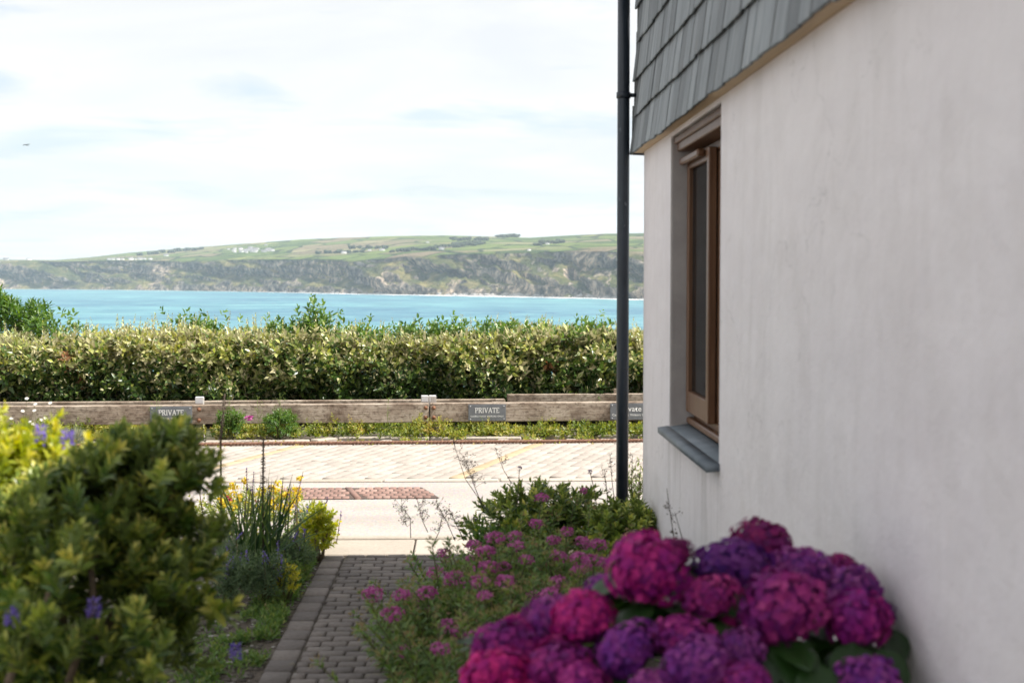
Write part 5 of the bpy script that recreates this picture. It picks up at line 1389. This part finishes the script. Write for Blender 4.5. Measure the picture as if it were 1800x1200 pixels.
# broad toothed leaves
def hyd_leaf(seed):
    r = np.random.default_rng(seed); n = 9; xs = np.linspace(0, 1, n); wv_ = .36*np.sin(np.pi*xs**.8)**.75*(1-.25*xs); wv_[0] = .02; wv_[-1] = 0
    v = []; 
    for i, x in enumerate(xs):
        tooth = .012*(i % 2); sag = -.10*x*x
        v += [[x, wv_[i]+tooth*(0 < i < n-1), sag+.05*wv_[i]*2], [x, wv_[i]*.5, sag+.035+.02*(i % 2)], [x, 0, sag], [x, -wv_[i]*.5, sag+.035+.02*(i % 2)], [x, -wv_[i]-tooth*(0 < i < n-1), sag+.05*wv_[i]*2]]
    t = []
    for i in range(n-1):
        for k in range(4):
            p = i*5+k; t += [[p, p+1, p+6], [p, p+6, p+5]]
    return mesh_np('leaf', np.array(v), np.array(t), M['hyd_leaf'], np.full(len(t), r.random()), smooth=True)
HL = [hyd_leaf(s) for s in (1, 2, 3, 4)]
def put_leaf(p, ax, up, L):
    X = nrm(np.asarray(ax)); Y = nrm(np.cross(up, X)); Z = np.cross(X, Y); mt = Matrix(((X[0], Y[0], Z[0]), (X[1], Y[1], Z[1]), (X[2], Y[2], Z[2])))
    link('leaf', random.choice(HL), hyd, p, mt.to_euler(), (L, L, L))
for (px, py, d, ax, L) in ((1380, 1118, 3.02, (.15, -.75, -.62), .16), (1345, 1150, 2.98, (-.45, -.6, -.6), .15), (1500, 1130, 3.0, (-.2, -.75, -.6), .15), (1545, 1140, 3.0, (.3, -.6, -.6), .12), (1150, 1060, 3.14, (-.3, -.7, -.5), .15), (1200, 1075, 3.1, (.2, -.8, -.45), .14), (1290, 1120, 3.08, (0, -.6, -.7), .12), (1440, 1165, 2.95, (-.2, -.7, -.6), .14)):
    put_leaf(P(px, py, d), ax, np.array([0, -.45, .9]), L)
for (px, py, r, d, colr) in heads:
    c0 = P(px, py, d); R = r*d/FPX
    for k in range(4):
        a = k*1.57 + RNG.random()*1.2; p = c0 + np.array([math.cos(a)*R*.3, math.sin(a)*R*.3, -R*.75]); L = .10+.05*RNG.random()
        if p[0] + math.cos(a)*L > WX - .03: continue
        put_leaf(p, (math.cos(a), math.sin(a), -.35+RNG.normal(0, .2)), np.array([RNG.normal(0, .15), RNG.normal(0, .15), 1]), L)

for k in range(95):
    px = 900 + 680*RNG.random(); top = np.interp(px, [900, 1000, 1140, 1340, 1480, 1580], [1180, 1120, 1050, 1010, 1050, 1130]); py = top + 25 + 160*RNG.random(); d = 3.12 + .22*RNG.random()
    p = P(px, py, d); a = RNG.random()*6.28; L = .10+.05*RNG.random()
    if p[0] > WX - .04 - L*.5: p[0] = WX - .05 - L*.6; a = math.pi + RNG.normal(0, .5)
    put_leaf(p, (math.cos(a)*.8, math.sin(a)*.8-.2, -.3+RNG.normal(0, .25)), np.array([RNG.normal(0, .2), RNG.normal(-.2, .2), 1]), L)

# ------------------------------------------------------------------ gull
gp = P(47, 255.0, 190.0); gull = empty('gull', gp, 'small gull gliding in the pale sky at upper left', 'bird')
M['gull'] = simple('gull_feather', [(.3, (.30, .29, .27)), (.7, (.62, .61, .58))], 3, .9, 0)
M['gull_dark'] = simple('gull_back', [(.3, (.07, .07, .07)), (.7, (.13, .13, .13))], 3, .9, 0)
mb = MB(); v = ICO2[0]*np.array([.10, .24, .085]); mb.add(v, ICO2[1]); v, t = tube([[0, -.22, .02], [0, -.33, .035], [0, -.38, .03]], [.055, .05, .012], 8); mb.add(v, t); v, t = tube([[0, .2, .0], [0, .40, -.01]], [.05, .075], 6); mb.add(v*np.array([1, 1, .4]), t)
link('body', mb.mesh('body', M['gull_dark'], True), gull, gp, (0, 0, -.5))
for sg, mt in ((-1, 'gull_dark'), (1, 'gull')):
    pr = np.array([[.05, -.08, .03], [.35, -.15, .13 if sg > 0 else .06], [.75, .02, .13 if sg > 0 else -.02], [.72, .08, .12 if sg > 0 else -.03], [.35, .07, .12 if sg > 0 else .05], [.05, .13, .03]])*np.array([sg, 1, 1])
    v = np.concatenate([pr, pr - np.array([0, 0, .018])]); t = [[0,1,4],[0,4,5],[1,2,3],[1,3,4],[6,10,7],[6,11,10],[7,9,8],[7,10,9]] + [[i, (i+1) % 6 + 6, (i+1) % 6] for i in range(6)] + [[i, i+6, (i+1) % 6 + 6] for i in range(6)]
    link('wing', mesh_np('wing', v, np.array(t), M[mt]), gull, gp, (0, 0, -.5))

# ------------------------------------------------------------------ air over the bay
HAZE = 4.2e-5
hzm = bpy.data.materials.new('sea_air'); hzm.use_nodes = True; nt = hzm.node_tree; nt.nodes.clear()
o = nt.nodes.new('ShaderNodeOutputMaterial'); pv = nt.nodes.new('ShaderNodeVolumePrincipled'); pv.inputs['Density'].default_value = HAZE
pv.inputs['Color'].default_value = (.80, .90, 1.0, 1); pv.inputs['Anisotropy'].default_value = 0.2
nt.links.new(pv.outputs[0], o.inputs['Volume'])
hv = box_v(-15600, 15600, -15600, 15600, -130, 620)
tag(link('haze', mesh_np('haze', hv, BOXT, hzm)), 'pale sea haze over the bay', kind='stuff')
